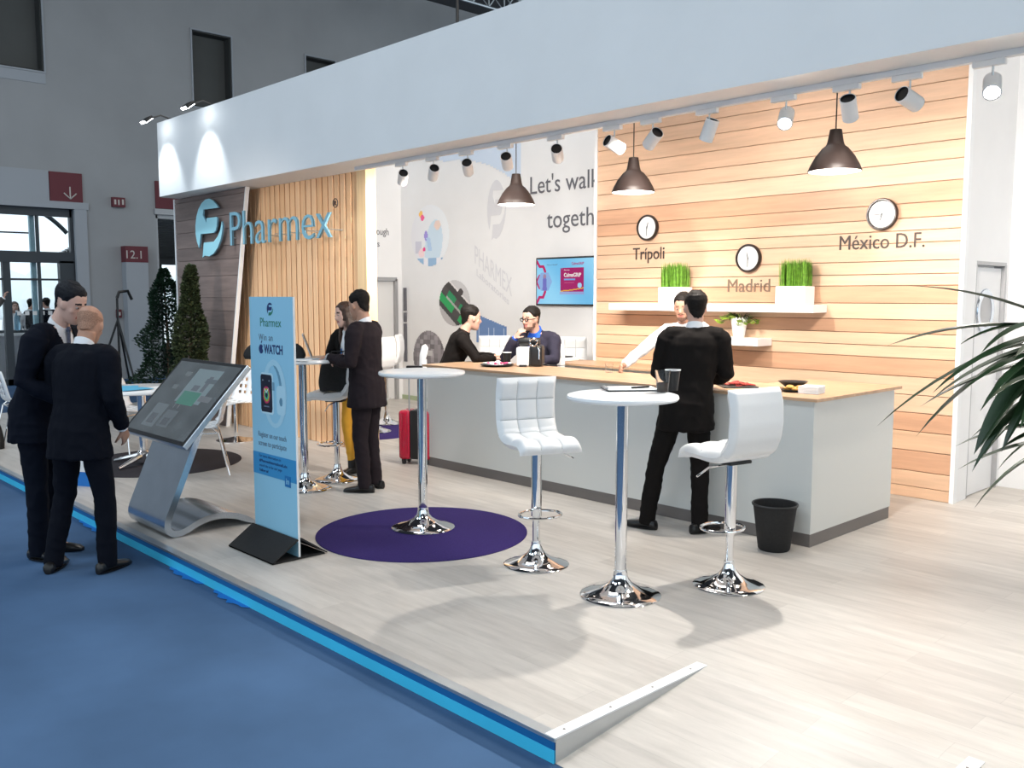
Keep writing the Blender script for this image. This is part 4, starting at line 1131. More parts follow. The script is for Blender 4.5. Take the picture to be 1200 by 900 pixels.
def carton(x, y):
    s = empty('carton', (x, y, PZ), .5, 'blue and white printed carton on the platform between the two men', 'carton')
    b = MB(); b.box((-.14, -.10, 0), (.14, .10, .26)); b.build('box', M['bluetape'], s)
    b = MB(); b.box((-.142, -.102, .13), (.142, .102, .262)); b.build('label', M['paper'], s)
carton(-8.55, 2.80)

# ---- laptop, paper
lp = empty('laptop', (-6.885, 4.285, PZ+1.1515), heading(.98, .20), 'open silver laptop on the bar table behind the banner', 'laptop')
b = MB(); b.box((-.16, -.11, 0), (.16, .11, .015), bev=.004, seg=1); b.build('base', M['silver'], lp)
b = MB(); b.box((-.14, -.02, .015), (.14, .09, .0165)); b.build('keyboard', M['black'], lp)
b = MB(); mt = Matrix.Translation((0, -.112, .012)) @ Matrix.Rotation(math.radians(20), 4, 'X'); b.box((-.16, -.006, 0), (.16, .003, .22), mtx=mt, bev=.002, seg=1); ld = b.build('lid', M['silver'], lp)
b = MB(); b.box((-.15, .0031, .01), (.15, .004, .21), mtx=mt); b.build('display', M['black'], lp)
b = MB(); b.box((-.105, -.15, 0), (.105, .15, .003)); tag(b.build('paper_sheet', M['paper'], None, (-6.86, 4.02, PZ+1.1515), heading(0, 1)), 'white paper sheet beside the laptop on the bar table', 'paper')

# ---- things on the nearest bar table
TZ = PZ+1.1512
cb = empty('clipboard', (-3.37, 4.15, TZ), heading(0, 1)+.10, 'clipboard with white form and a pen on the nearest bar table', 'clipboard')
b = MB(); b.box((-.155, -.11, 0), (.155, .11, .006), bev=.002, seg=1); b.build('board', M['black'], cb)
b = MB(); b.box((-.145, -.103, .006), (.150, .103, .010)); b.build('form', M['paper'], cb)
b = MB(); b.box((-.157, -.05, .006), (-.135, .05, .02), bev=.004, seg=1); b.build('clip', M['silver'], cb)
pn = MB(); pn.tube([(-.06, 0, .006), (.06, 0, .006)], .006, 8); pn.tube([(.06, 0, .006), (.072, 0, .006)], [.005, .001], 8)
tag(pn.build('pen', M['black'], None, (-3.31, 4.17, TZ+.0105), heading(0, 1)+.5), 'black pen lying on the clipboard', 'pen')
c = empty('clear_cup', (-3.145, 4.165, TZ), 0, 'clear plastic cup with dark drink on the nearest bar table', 'cup')
b = MB(); b.lathe([(0, 0), (.030, 0), (.042, .125), (.0435, .125), (.0435, .123), (.0315, .003), (0, .003)], 32); b.build('cup_wall', M['glassthin'], c)
b = MB(); b.lathe([(0, .004), (.0305, .004), (.0350, .055), (0, .055)], 32); b.build('drink', M['darkdrink'], c)
def paper_cup(loc, label, grp=None):
    c = empty('paper_cup', loc, 0, label, 'cup', grp)
    b = MB(); b.lathe([(0, 0), (.030, 0), (.0435, .118), (.0415, .118), (.0285, .003), (0, .003)], 32); b.build('cup_wall', M['black'], c)
    b = MB(); b.tube([(.0435*math.cos(2*PI*i/28), .0435*math.sin(2*PI*i/28), .119) for i in range(28)], .0035, 6, closed=True); b.build('rim', M['paper'], c)
paper_cup((-3.165, 4.285, TZ), 'black paper cup behind the clear cup on the nearest bar table')
KZ = CZ+.0012
paper_cup((-6.56, 6.16, KZ), 'black paper cup beside the coffee machine on the counter')

# ---- things on the counter
cm_ = empty('coffee_machine', (-6.25, 6.18, KZ), heading(.1, 1)-.1, 'small black and white capsule coffee machine on the counter', 'coffee machine')
b = MB(); b.box((-.13, -.08, 0), (-.005, .10, .185), bev=.02, seg=3); b.build('white_body', M['potwhite'], cm_)
b = MB(); b.box((.0, -.085, 0), (.125, .11, .205), bev=.03, seg=4); b.build('black_body', M['black'], cm_)
b = MB(); b.lathe([(0, -.10), (.035, -.10), (.042, -.09), (.042, .09), (.035, .10), (0, .10)], 24, mtx=Matrix.Translation((-.01, 0, .235)) @ Matrix.Rotation(PI/2, 4, 'Y')); b.build('brew_head', M['black'], cm_)
b = MB(); b.tube([(.04+.035*math.cos(a), -.075, .235+.035*math.sin(a)) for a in [2*PI*i/20 for i in range(20)]], .010, 8, closed=True); b.tube([(.07, -.085, .21), (.10, -.10, .16), (.10, -.10, .07)], .007, 6); b.build('lever', M['chrome'], cm_)
b = MB(); b.box((-.09, -.13, .0), (-.02, -.08, .018)); b.build('drip_tray', M['black'], cm_)
b = MB(); b.tube([(.11, .05, .03), (.17, .06, .006), (.26, .02, .006), (.33, .10, .006)], .004, 6); b.build('power_cord', M['black'], cm_)
tr = empty('snack_tray', (-6.475, 5.945, KZ), .1, 'dark round tray of pink wrapped sweets on the counter', 'tray')
b = MB(); b.lathe([(0, 0), (.13, 0), (.165, .016), (.165, .020), (.13, .006), (0, .006)], 36); b.build('tray', M['black'], tr)
b = MB(); b.box((-.12, -.08, .018), (.05, .07, .022), mtx=Matrix.Rotation(.1, 4, 'Y')); b.build('napkin', M['paper'], tr)
rs = random.Random(2)
for k in range(9):
    b = MB(); x, y = rs.uniform(-.06, .11), rs.uniform(-.08, .08); b.ellipsoid((x, y, .030), (.022, .014, .010), n=10, m=6); 
    tag(b.build('wrapped_sweet', M['pink'] if k % 3 else M['paper'], None, (-6.475, 5.945, KZ+.0)), 'wrapped sweet on the dark tray near the coffee machine', 'sweet', 'sweets on the tray')
g = empty('drinking_glass', (-5.245, 6.165, KZ), 0, 'small clear glass in the hand of the man in white shirt', 'glass')
b = MB(); b.lathe([(0, 0), (.032, 0), (.036, .085), (.034, .085), (.030, .006), (0, .006)], 28); b.build('glass_wall', M['glassthin'], g)
ml = empty('meat_platter', (-3.78, 5.92, KZ), heading(1, 0), 'dark platter of sliced red meat on the counter', 'platter')
b = MB(); b.box((-.14, -.13, 0), (.14, .13, .010), bev=.004, seg=1); b.build('platter', M['black'], ml)
for k in range(16):
    b = MB(); a = rs.uniform(0, 6); x, y = rs.uniform(-.10, .10), rs.uniform(-.09, .09)
    b.lathe([(0, 0), (.032, .002), (.030, .009), (0, .006)], 14, mtx=Matrix.Translation((x, y, .011+.004*(k % 4))) @ Matrix.Rotation(rs.uniform(-.25, .25), 4, 'X'))
    b.build('meat_slice', M['salami'], ml)
bo = empty('dark_bowl', (-3.42, 6.10, KZ), 0, 'small dark bowl on the counter above the bar stool back', 'bowl')
b = MB(); b.lathe([(0, 0), (.045, 0), (.055, .01), (.105, .05), (.108, .052), (.100, .050), (.05, .012), (0, .010)], 32); b.build('bowl', M['black'], bo)
b = MB(); b.lathe([(0, .028), (.065, .030), (0, .034)], 20); b.build('sauce', M['salami'], bo)
pl = empty('pastry_plate', (-3.30, 5.90, KZ), 0, 'small plate of golden pastries by the napkin stack', 'plate')
b = MB(); b.lathe([(0, 0), (.06, 0), (.095, .012), (.095, .015), (.06, .005), (0, .005)], 32); b.build('plate', M['black'], pl)
for k in range(7):
    b = MB(); a = k*.9; b.ellipsoid((.045*math.cos(a), .045*math.sin(a), .020+.012*(k % 2)), (.030, .018, .012), n=12, m=7); b.build('pastry', M['bread'], pl)
ns = empty('napkin_stack', (-3.155, 5.885, KZ), heading(.6, .8), 'stack of white paper napkins at the counter corner', 'napkins')
b = MB()
for k in range(6): b.box((-.072, -.072, .0085*k), (.072, .072, .0085*k+.0078), bev=.002, seg=1)
b.build('napkins', M['paper'], ns)
wt = empty('brochure_tray', (-7.02, 7.36, PZ+.9785), 0, 'white tray with a dark tablet on the back counter', 'tray')
b = MB(); b.box((-.22, -.13, 0), (.22, .13, .035), bev=.008); b.build('tray', M['paper'], wt)
b = MB(); b.box((-.10, -.09, .0355), (.16, .09, .05), bev=.004, seg=1); b.build('tablet', M['black'], wt)

# ---- clipped trees
def cone_tree(name, x, y, z0, h, r, m, label, seed, tilt=0):
    s = empty(name, (x, y, z0), 0, label, 'tree')
    rd = random.Random(seed)
    b = MB(); b.lathe([(0, 0), (.17, 0), (.20, .30), (.205, .34), (.185, .34), (.18, .30), (0, .30)], 28); b.build('planter', M['potgrey'], s)
    b = MB(); b.tube([(0, 0, .25), (tilt*.3, 0, h*.5), (tilt, 0, h*.93)], [.035, .025, .008], 8); b.build('trunk', M['bark'], s)
    b = MB()
    for k in range(9000):
        t = rd.random()**1.15; z = .36+(h-.36)*t
        R = r*((1-t)**.75*.96+.05)*(1+.16*math.sin(z*9+seed)+.10*noise.noise(V((z*5, seed, 0))))
        a = rd.uniform(0, 2*PI); rr = R*(.45+.6*rd.random()**.5)*(1+.16*noise.noise(V((math.cos(a)*2, math.sin(a)*2, z*4+seed))))
        c = V((rr*math.cos(a)+tilt*(z/h)**2, rr*math.sin(a), z))
        L = rd.uniform(.03, .056); d_ = V((math.cos(a)+rd.uniform(-.7, .7), math.sin(a)+rd.uniform(-.7, .7), rd.uniform(-.1, 1.1))).normalized()
        sd = d_.cross(V((rd.uniform(-1, 1), rd.uniform(-1, 1), 1))).normalized()*L*.42
        b.add([c, c+d_*L*.5+sd, c+d_*L*1.1, c+d_*L*.5-sd], [(0, 1, 2, 3)])
    b.build('foliage', m, s)
cone_tree('conifer_tree', -14.0, 5.90, 0, 2.20, .50, M['leafdark'], 'dark cone shaped clipped tree half behind the dark board wall', 4, -.10)
cone_tree('conifer_tree', -11.18, 4.98, PZ, 2.06, .27, M['leafolive'], 'olive green cone shaped clipped tree in front of the dark board wall', 9, .10)

# ---- large leafy plant at the right edge
pp = empty('dracaena_plant', (-.78, 3.62, PZ), 0, 'large dark leafed plant reaching in at the right edge', 'plant')
b = MB(); b.lathe([(0, 0), (.17, 0), (.22, .40), (.225, .43), (.205, .43), (.20, .38), (0, .38)], 32); b.build('pot', M['potwhite'], pp)
b = MB(); b.lathe([(0, .38), (.20, .385)], 24); b.build('soil', M['soil'], pp)
b = MB(); b.tube([V((0, 0, .35)), V((0, 0, .9))-RV*.05, V((0, 0, 1.58))-RV*.20], [.028, .024, .02], 10); b.tube([V((.03, .03, .35)), V((.03, .03, .8))-RV*.03, V((.02, .02, 1.40))-RV*.12], [.024, .02, .018], 10); b.build('cane', M['bark'], pp)
rd = random.Random(21); b = MB()
Lf = -RV
def strap(o, d, L, w, droop, mi=0):
    n = 9; w *= 1.45; d = d.normalized(); sd = d.cross(V((0, 0, 1)))
    sd = sd.normalized() if sd.length > .01 else V((1, 0, 0))
    vs = []; fs = []
    p = V(o); dirv = d.copy()
    for i in range(n+1):
        t = i/n; ww = w*(math.sin(PI*min(1, (t*.94+.06)))**.7)*(1-.35*t) if t < 1 else 0
        nrm = sd.cross(dirv).normalized()
        vs += [p-sd*ww+nrm*ww*.35, p-nrm*ww*.05, p+sd*ww+nrm*ww*.35]
        dirv = (dirv+V((0, 0, -droop/n))).normalized(); p = p+dirv*(L/n)
    for i in range(n):
        a = i*3; fs += [(a, a+1, a+4, a+3), (a+1, a+2, a+5, a+4)]
    b.add(vs, fs, mi, True)
top1 = V((.0, .0, 1.58))-RV*.20; top2 = V((.02, .02, 1.40))-RV*.12
# leaves the photograph shows plainly : (left, away, up), length, half width, droop
for d, L, w, dr, o in (((-1, .1, .22), .62, .022, .55, top1), ((-1, -.15, .02), .56, .02, .75, top1), ((-.8, .2, -.25), .62, .024, .8, top1), ((-.75, -.2, -.45), .56, .04, .7, top1),
                       ((-1, 0, -.1), .74, .014, .7, top1), ((-.6, -.3, -.5), .52, .022, .5, top1), ((-.9, .2, .55), .56, .016, .5, top1), ((-.7, 0, -.75), .5, .02, .3, top1),
                       ((-.9, .1, .1), .62, .020, .9, top2+V((0, 0, .15))), ((-.8, -.2, .25), .6, .020, .9, top2+V((0, 0, .1))), ((-.5, .2, -.35), .55, .02, .6, top2+V((0, 0, .2)))):
    v = RV*d[0]+FV*d[1]+V((0, 0, d[2])); strap(o, v, L, w, dr)
for o, n in ((top1, 46), (top2, 34)):
    for k in range(n):
        a = rd.uniform(0, 2*PI); v = V((math.cos(a), math.sin(a), rd.uniform(-.45, 1.1)))
        if v.normalized().dot(-RV) > .5 and v.z > .1: v.z -= .5
        strap(o-V((0, 0, rd.uniform(0, .22))), v, rd.uniform(.32, .52), rd.uniform(.014, .022), rd.uniform(.5, 1.3))
b.build('leaves', M['leafpalm'], pp)

# ---- pendant lamps
def make_pendant():
    p = empty('pendant_lamp')
    b = MB(); b.lathe([(.030, .285), (.034, .28), (.050, .20), (.056, .175), (.060, .17), (.062, .165), (.085, .15), (.128, .095), (.160, .035), (.176, 0), (.180, .0), (.1815, .004), (.165, .045), (.132, .105), (.088, .16), (.066, .176), (.060, .186), (.054, .206), (.040, .288), (.0, .292)], 48); b.build('shade', M['lampblack'], p)
    b = MB(); b.lathe([(.175, .001), (.158, .036), (.126, .094), (.083, .148), (.0, .162)], 48); b.build('shade_lining', M['lampwhite'], p)
    b = MB(); b.ellipsoid((0, 0, .085), (.036, .036, .045), n=20, m=12); b.build('bulb', M['bulb'], p)
    b = MB(); b.lathe([(0, .12), (.018, .12), (.018, .16), (0, .16)], 16); b.build('socket', M['lampwhite'], p)
    b = MB(); b.tube([(0, 0, .29), (0, 0, 3.86-2.66)], .0045, 6); b.build('cord', M['lampblack'], p)
    return p
pd = make_pendant()
for i, (x, lb) in enumerate(((-3.15, 'black bell shaped pendant lamp, right of the three, near México D.F.'), (-4.945, 'black bell shaped pendant lamp, middle of the three, above Trípoli'), (-6.37, "black bell shaped pendant lamp, left of the three, beside Let's walk"))):
    place(pd, i == 0, (x, 6.1, 2.66), 0, lb, 'black pendant lamps', 'lamp')

# ---- track and spotlights
tk = empty('light_track', (0, 5.42, 3.08), 0, 'long white light track under the fascia', 'light track')
b = MB(); b.box((-8.05, -.018, 0), (1.4, .018, .034)); b.build('rail', M['white'], tk)
def make_spot():
    s = empty('track_spotlight')
    b = MB(); b.box((-.085, -.02, -.035), (.085, .02, -.001), bev=.003, seg=1); b.build('adapter', M['spotwhite'], s)
    b = MB(); b.tube([(.02, 0, -.03), (.02, 0, -.085)], .006, 8); b.build('stem', M['alu'], s)
    return s
def spot_head(s, glow):
    b = MB(); b.lathe([(.040, -.075), (.048, -.073), (.048, .075), (.044, .078), (.043, .074), (.043, -.05)], 28); b.lathe([(0, -.066), (.042, -.066)], 28, 0)
    h = b.build('head', M['spotwhite'], s)
    b = MB(); b.lathe([(0, .060), (.043, .060), (.043, .074), (.0405, .074), (.0405, .063), (0, .063)], 28); b.build('back_cap', M['black'], h)
    b = MB(); b.lathe([(0, -.068), (.0395, -.068), (.03, -.0735), (0, -.0745)], 24); b.build('lens', M['bulbglare'] if glow else M['bulb2'], h)
    return h
M['bulb2'] = mat('lit_lens', (1, 1, 1), .3, emit=(1, .93, .83), estr=12)
SPOTS = []
M['bulbglare'] = mat('glaring_lens', (1, 1, 1), .3, emit=(1, .96, .9), estr=120)
SP = [(-7.249, (-9.9, 7.0, 1.2), 'first track spotlight from the left end'), (-6.774, (-9.4, 7.0, 1.2), 'second track spotlight from the left, aimed left'), (-6.287, (-8.5, 7.8, 1.2), 'third track spotlight from the left, aimed back'),
      (-5.774, (-7.73, 7.8, 1.3), "fourth track spotlight, beside the left pendant and Let's walk"), (-5.181, (-7.1, 7.8, 1.6), 'fifth track spotlight, above the word walk'), (-4.582, (-4.1, 7.65, 2.0), 'track spotlight just left of the middle pendant, aimed right'),
      (-4.218, (-6.4, 6.3, 1.6), 'track spotlight just right of the middle pendant, aimed left'), (-3.731, (-4.6, 5.6, 1.2), 'track spotlight midway between the middle and right pendants'), (-3.145, (-1.9, 2.6, .6), 'glaring track spotlight near the right pendant, facing the aisle'),
      (-2.718, (-3.1, 6.8, 1.6), 'track spotlight just right of the right pendant'), (-2.35, (-1.8, 7.7, 2.2), 'track spotlight near the right end of the cedar wall'), (-1.90, (-.9, 2.6, .6), 'rightmost track spotlight, glaring toward the aisle')]
for i, (x, tgt, lb) in enumerate(SP):
    s = make_spot(); s.location = (x-.02, 5.42, 3.08); tag(s, lb, 'spotlight', 'track spotlights')
    glow = i in (8, 11)
    h = spot_head(s, glow)
    c = V((x, 5.42, 2.935)); d = (V(tgt)-c).normalized()
    h.matrix_basis = Matrix.Translation((.02, 0, -.145)) @ d.to_track_quat('-Z', 'Y').to_matrix().to_4x4()
    SPOTS.append((c, d, glow, i))
# ---- two arm floodlights on top of the fascia
for i, (x, lb) in enumerate(((-11.95, 'arm floodlight at the left end of the fascia top'), (-10.72, 'second arm floodlight on the fascia top'))):
    s = empty('arm_floodlight', (x, 5.16, 4.08), 0, lb, 'floodlight', 'floodlights on the fascia')
    b = MB(); b.box((-.03, -.02, 0), (.03, .05, .03)); b.build('bracket', M['black'], s)
    b = MB(); b.tube([(0, .0, .02), (0, -.12, .05), (0, -.24, .0)], .010, 8); b.build('arm', M['black'], s)
    mt = Matrix.Translation((0, -.30, -.045)) @ Matrix.Rotation(math.radians(38), 4, 'X')
    b = MB(); b.box((-.095, -.06, 0), (.095, .06, .035), mtx=mt, bev=.006); hd = b.build('housing', M['black'], s)
    b = MB(); b.box((-.085, -.05, -.006), (.085, .05, .0), mtx=mt); b.box((-.07, -.062, .006), (.07, -.060, .03), mtx=mt); b.build('lens', M['bulbcool'], s)
# ================================================================== PEOPLE
def remeshed(mb, name, mats, voxel, smooth=4, parent=None, wrinkle=0.0, wscale=(13, 13, 6), shrink=0.0, post=None, solid=0.0, sm_f=.5):
    me = mb.mesh(name, mats)
    o = bpy.data.objects.new(name, me); COL.objects.link(o)
    r = o.modifiers.new('r', 'REMESH'); r.mode = 'VOXEL'; r.voxel_size = voxel; r.use_smooth_shade = True
    if smooth:
        s = o.modifiers.new('s', 'SMOOTH'); s.factor = sm_f; s.iterations = smooth
    dg = bpy.context.evaluated_depsgraph_get(); dg.update()
    nm = bpy.data.meshes.new_from_object(o.evaluated_get(dg))
    bpy.data.objects.remove(o); bpy.data.meshes.remove(me)
    nm.name = name; nm.materials.clear()
    for m in (mats if isinstance(mats, (list, tuple)) else [mats]): nm.materials.append(m)
    if wrinkle:
        nrm = [v.normal.copy() for v in nm.vertices]
        for v, n in zip(nm.vertices, nrm):
            p = v.co
            w = noise.noise(V((p.x*wscale[0], p.y*wscale[1], p.z*wscale[2]+3)))+.5*noise.noise(V((p.x*wscale[0]*2.3+7, p.y*wscale[1]*2.3, p.z*wscale[2]*2.5)))
            w2 = 1-abs(noise.noise(V((p.x*7+2, p.y*7, p.z*11+p.x*5))))*3
            v.co = p+n*(w*wrinkle+max(0, w2)*wrinkle*.7)
    if post: post(nm)
    if solid:
        pass
    for p in nm.polygons: p.use_smooth = True
    nm.update()
    o = bpy.data.objects.new(name, nm); COL.objects.link(o)
    if parent: o.parent = parent
    if solid:
        md = o.modifiers.new('thick', 'SOLIDIFY'); md.thickness = solid; md.offset = -1
    return o

HEAD = [(-.116, .056, .020, .022), (-.104, .048, .036, .042), (-.080, .032, .051, .062), (-.045, .018, .0615, .076), (-.010, .005, .068, .089), (.025, -.002, .0735, .096), (.060, -.006, .0745, .096), (.090, -.010, .065, .083), (.110, -.013, .046, .060), (.122, -.014, .018, .024)]
def head_at(z):
    if z <= HEAD[0][0]: return HEAD[0][1:]
    for a, b in zip(HEAD, HEAD[1:]):
        if z <= b[0]:
            t = (z-a[0])/(b[0]-a[0]); return tuple(lerp(a[i], b[i], t) for i in (1, 2, 3))
    return HEAD[-1][1:]

def add_hand(mb, w, d, palm, side, curl=.5, k=1.0, spread=.10, thumb_in=.3):
    """w wrist, d finger direction, palm = direction the palm faces, side=+1 if the thumb lies on d x palm side"""
    d = d.normalized(); palm = (palm-d*palm.dot(d)).normalized(); x = d.cross(palm)*side   # x points to thumb side
    mb.loft([(w-d*.02*k, x, palm, .027*k, .021*k, .021*k), (w+d*.015*k, x, palm, .029*k, .018*k, .017*k), (w+d*.05*k, x, palm, .038*k, .017*k, .015*k), (w+d*.085*k, x, palm, .041*k, .014*k, .013*k), (w+d*.100*k, x, palm, .037*k, .010*k, .010*k)], n=12)
    for i, (off, L) in enumerate(((.031, .074), (.0105, .083), (-.0105, .077), (-.031, .060))):
        p = w+d*(.088-.004*abs(i-1))*k+x*off*k
        dirv = (d+x*off*spread*8).normalized(); pts = [p-dirv*.012*k, p]; a = 0
        for j, fr in enumerate((.45, .31, .24)):
            a += curl*(.55, .75, .55)[j]
            dv = dirv*math.cos(a)+palm*math.sin(a)
            p = p+dv*L*fr*k; pts.append(p)
        mb.tube(pts, [.0095*k, .0095*k, .0088*k, .0078*k, .0058*k], 8)
    p0 = w+d*.028*k+x*.028*k
    t1 = (d*.55+x*.75+palm*.25).normalized(); t2 = (d*.85+x*.25+palm*(.25+thumb_in)).normalized()
    mb.tube([w+d*.018*k+x*.010*k, p0, p0+t1*.034*k, p0+t1*.034*k+t2*.030*k, p0+t1*.034*k+t2*.052*k], [.015*k, .0135*k, .0115*k, .0100*k, .0070*k], 8)

def person(label, loc, rz, H=1.78, J=None, skin='skin1', hair='short', hairm='hairblack', top='jacket', topm='suitnavy', shirtm='shirtwhite', tie=None, legm=None, seated=False, vox=.0075,
           head_rot=(0, 0, 0), hk=1.0, vcut=.34, handL=None, handR=None, glasses=False, lanyard=False, boots=False, beard=False, group=None, fem=False, hem=.205, watch=False):
    s = H/1.78
    root = empty('person', loc, rz, label, 'person', group)
    RW = Matrix.Translation(loc) @ Matrix.Rotation(rz, 4, 'Z'); RI = RW.inverted()
    D = dict(pel=(0, 0, .955), chest=(0, 0, 1.29), neckb=(0, -.012, 1.495), head=(0, .03, 1.655), shR=(.183, -.005, 1.435), shL=(-.183, -.005, 1.435),
             elR=(.232, -.03, 1.155), elL=(-.232, -.03, 1.155), wrR=(.235, .06, .91), wrL=(-.235, .06, .91),
             hipR=(.088, 0, .92), hipL=(-.088, 0, .92), knR=(.10, .02, .50), knL=(-.10, .02, .50), anR=(.105, -.02, .085), anL=(-.105, -.02, .085), toeR=(.18, 1, 0), toeL=(-.18, 1, 0))
    D.update(J or {})
    P = {}
    for k, v in D.items():
        if k.startswith('toe'): P[k] = V(v).normalized()
        elif v[0] == 'w': P[k] = RI @ V(v[1:])
        else: P[k] = V(v)*s
    sp_up = (P['neckb']-P['pel']).normalized()
    sx = (P['shR']-P['shL']).normalized(); hx = (P['hipR']-P['hipL']).normalized()
    def frame(x, up): y = up.cross(x).normalized(); return x, y
    up1 = (P['chest']-P['pel']).normalized(); up2 = (P['neckb']-P['chest']).normalized()
    hxx, hyy = frame(hx, V((0, 0, 1))); mx, my = frame((hx+sx).normalized(), up1); cx, cy = frame(sx, up2)
    hipw = 1.0 if not fem else 1.02; shw = 1.0 if not fem else .86; wst = 1 if not fem else .86
    def torso(off, hemd=None, close=True, wide=1.0, neckr=.058):
        pel, ch, nb = P['pel'], P['chest'], P['neckb']
        r = []
        if hemd is not None:
            if seated: r.append((pel+V((0, .02, -.09))*s, hxx, hyy, (.178*hipw+off+.01)*s, (.15+off)*s, (.13+off)*s))
            else: r.append((pel-V((0, 0, hemd))*s+hyy*0, hxx, hyy, (.172*hipw+off+.012)*s*wide, (.118+off+.012)*s, (.120+off+.014)*s))
        else: r.append((pel-V((0, 0, .09))*s, hxx, hyy, (.150*hipw+off)*s, (.10+off)*s, (.105+off)*s))
        r.append((pel, hxx, hyy, (.168*hipw+off)*s, (.110+off)*s, (.118+off)*s))
        r.append((pel.lerp(ch, .45), mx, my, (.150*wst+off)*s, (.108*wst+off)*s, (.092*wst+off)*s))
        r.append((ch-up1*.03*s, mx, my, (.163*shw+off)*s, (.118+off)*s, (.102+off)*s))
        r.append((ch.lerp(nb, .40), cx, cy, (.170*shw+off)*s, (.108+off)*s, (.102+off)*s))
        r.append((ch.lerp(nb, .68), cx, cy, (.150*shw+off)*s, (.078+off)*s, (.088+off)*s))
        r.append((ch.lerp(nb, .90), cx, cy, (.088+off*.8)*s, (.058+off*.6)*s, (.066+off*.6)*s))
        r.append((nb+up2*.012*s, cx, cy, (neckr+off*.4)*s, (neckr+off*.3)*s, (neckr+off*.4)*s))
        return r
    hm = Matrix.Translation(P['head']) @ Matrix.Rotation(math.radians(head_rot[0]), 4, 'Z') @ Matrix.Rotation(math.radians(-head_rot[1]), 4, 'X') @ Matrix.Rotation(math.radians(head_rot[2]), 4, 'Y') @ Matrix.Scale(s*hk, 4)
    X3, Y3 = V((1, 0, 0)), V((0, 1, 0))
    # ---------------- body : one continuous skin
    b = MB()
    b.loft(torso(-.012))
    for sd in 'LR':
        sg = 1 if sd == 'R' else -1
        sh, el, wr = P['sh'+sd], P['el'+sd], P['wr'+sd]
        b.tube([P['neckb']-up2*.03*s, sh], [.05*s, .058*s], 10)
        b.tube([sh, sh.lerp(el, .4), el, el.lerp(wr, .35), wr], [.054*s, .048*s, .038*s, .037*s, .026*s], 12)
        hp, kn, an = P['hip'+sd], P['kn'+sd], P['an'+sd]
        lk = .78 if fem else .9
        b.tube([hp, hp.lerp(kn, .4), kn, kn.lerp(an, .35), an], [.085*s*lk, .074*s*lk, .052*s*lk, .050*s*lk, .034*s], 12)
        t = P['toe'+sd]
        b.tube([an+V((0, 0, -.03))*s-t*.03*s, an+t*.08*s+V((0, 0, -.045))*s, an+t*.15*s+V((0, 0, -.055))*s], [.026*s, .020*s, .012*s], 10)
        hd = (handL if sd == 'L' else handR) or {}
        fd = V(hd.get('d', tuple((wr-el).normalized()))); pn = V(hd.get('palm', (-sg, .15, 0)))
        add_hand(b, wr, fd, pn, hd.get('side', -sg if 'palm' not in hd else hd.get('side', 1)), hd.get('curl', .45), s*(.92 if fem else 1.0), thumb_in=hd.get('thumb', .3))
    hb = hm @ V((0, -.018, -.055))
    b.tube([P['neckb']-up2*.05*s, P['neckb'].lerp(hb, .5)+cy*-.004*s, hb], [.062*s, (.050 if fem else .056)*s, .056*s], 14)
    b.loft([(V((0, cyy, z)), X3, Y3, rx, ry, ry) for z, cyy, rx, ry in HEAD], n=28, mtx=hm)
    b.tube([(0, .084, .020), (0, .098, -.006), (0, .108, -.026), (0, .096, -.038)], [.008, .010, .0145, .010], 8, mtx=hm)
    b.tube([(-.014, .092, -.030), (.014, .092, -.030)], .009, 8, mtx=hm)
    b.tube([(-.047, .070, .024), (-.02, .088, .024), (.02, .088, .024), (.047, .070, .024)], .010, 8, mtx=hm)
    for sg in (-1, 1):
        b.ellipsoid((sg*.040, .062, -.024), (.022, .020, .022), n=12, m=8, mtx=hm)
        b.ellipsoid((sg*.076, -.010, -.004), (.010, .019, .032), n=12, m=8, mtx=hm @ Matrix.Rotation(sg*.35, 4, 'Z'))
    b.tube([(-.022, .080, -.060), (0, .092, -.058), (.022, .080, -.060)], [.006, .010, .006], 8, mtx=hm)
    b.ellipsoid((0, .074, -.098), (.022, .018, .016), n=12, m=8, mtx=hm)
    hi = hm.inverted()
    def paint(me):
        for p in me.polygons:
            q = hi @ p.center
            if .045 < q.y < .112 and abs(q.x) < .06 and -.12 < q.z < .06:
                if abs(q.z+.059) < .0095 and abs(q.x) < .025 and q.y > .07: p.material_index = 1
                elif abs(q.z-.027-.004*(1-abs(q.x)/.05)) < .006 and .012 < abs(q.x) < .047: p.material_index = 2
                elif beard and q.y < .1 and ((q.z < -.072) or (abs(q.z+.045) < .006 and abs(q.x) < .03)): p.material_index = 2
            elif beard and q.z < -.035 and q.z > -.12 and abs(q.x) > .045 and q.y > .0: p.material_index = 2
    body = remeshed(b, 'body', [M[skin], M['lips'], M['beard' if beard else hairm if hair != 'bald' else 'stubble']], vox, 3, root, post=paint)
    for sg in (-1, 1):
        e = MB(); e.ellipsoid((sg*.030, .0855, .004), (.0125, .008, .0075), n=14, m=10, mtx=hm); e.ellipsoid((sg*.030, .0915, .004), (.005, .004, .0052), 1, n=10, m=8, mtx=hm); e.build('eye', [M['eye'], M['iris']], root)
    # ---------------- hair
    if hair:
        def zb(phi):
            pts = {'short': [(0, .078), (35, .070), (55, .045), (75, .012), (84, -.022), (92, .030), (108, .030), (122, -.025), (150, -.066), (180, -.074)],
                   'long': [(0, .080), (30, .066), (55, .030), (75, -.02), (90, -.08), (180, -.085)],
                   'bald': [(0, .2), (70, .2), (78, .02), (90, .018), (108, .012), (125, -.025), (150, -.055), (180, -.06)]}[hair]
            for a, c in zip(pts, pts[1:]):
                if phi <= c[0]: return lerp(a[1], c[1], (phi-a[0])/(c[0]-a[0]))
            return pts[-1][1]
        rows, n = 46, 72; vs = []; fs = []
        z0, z1 = -.085, .1225
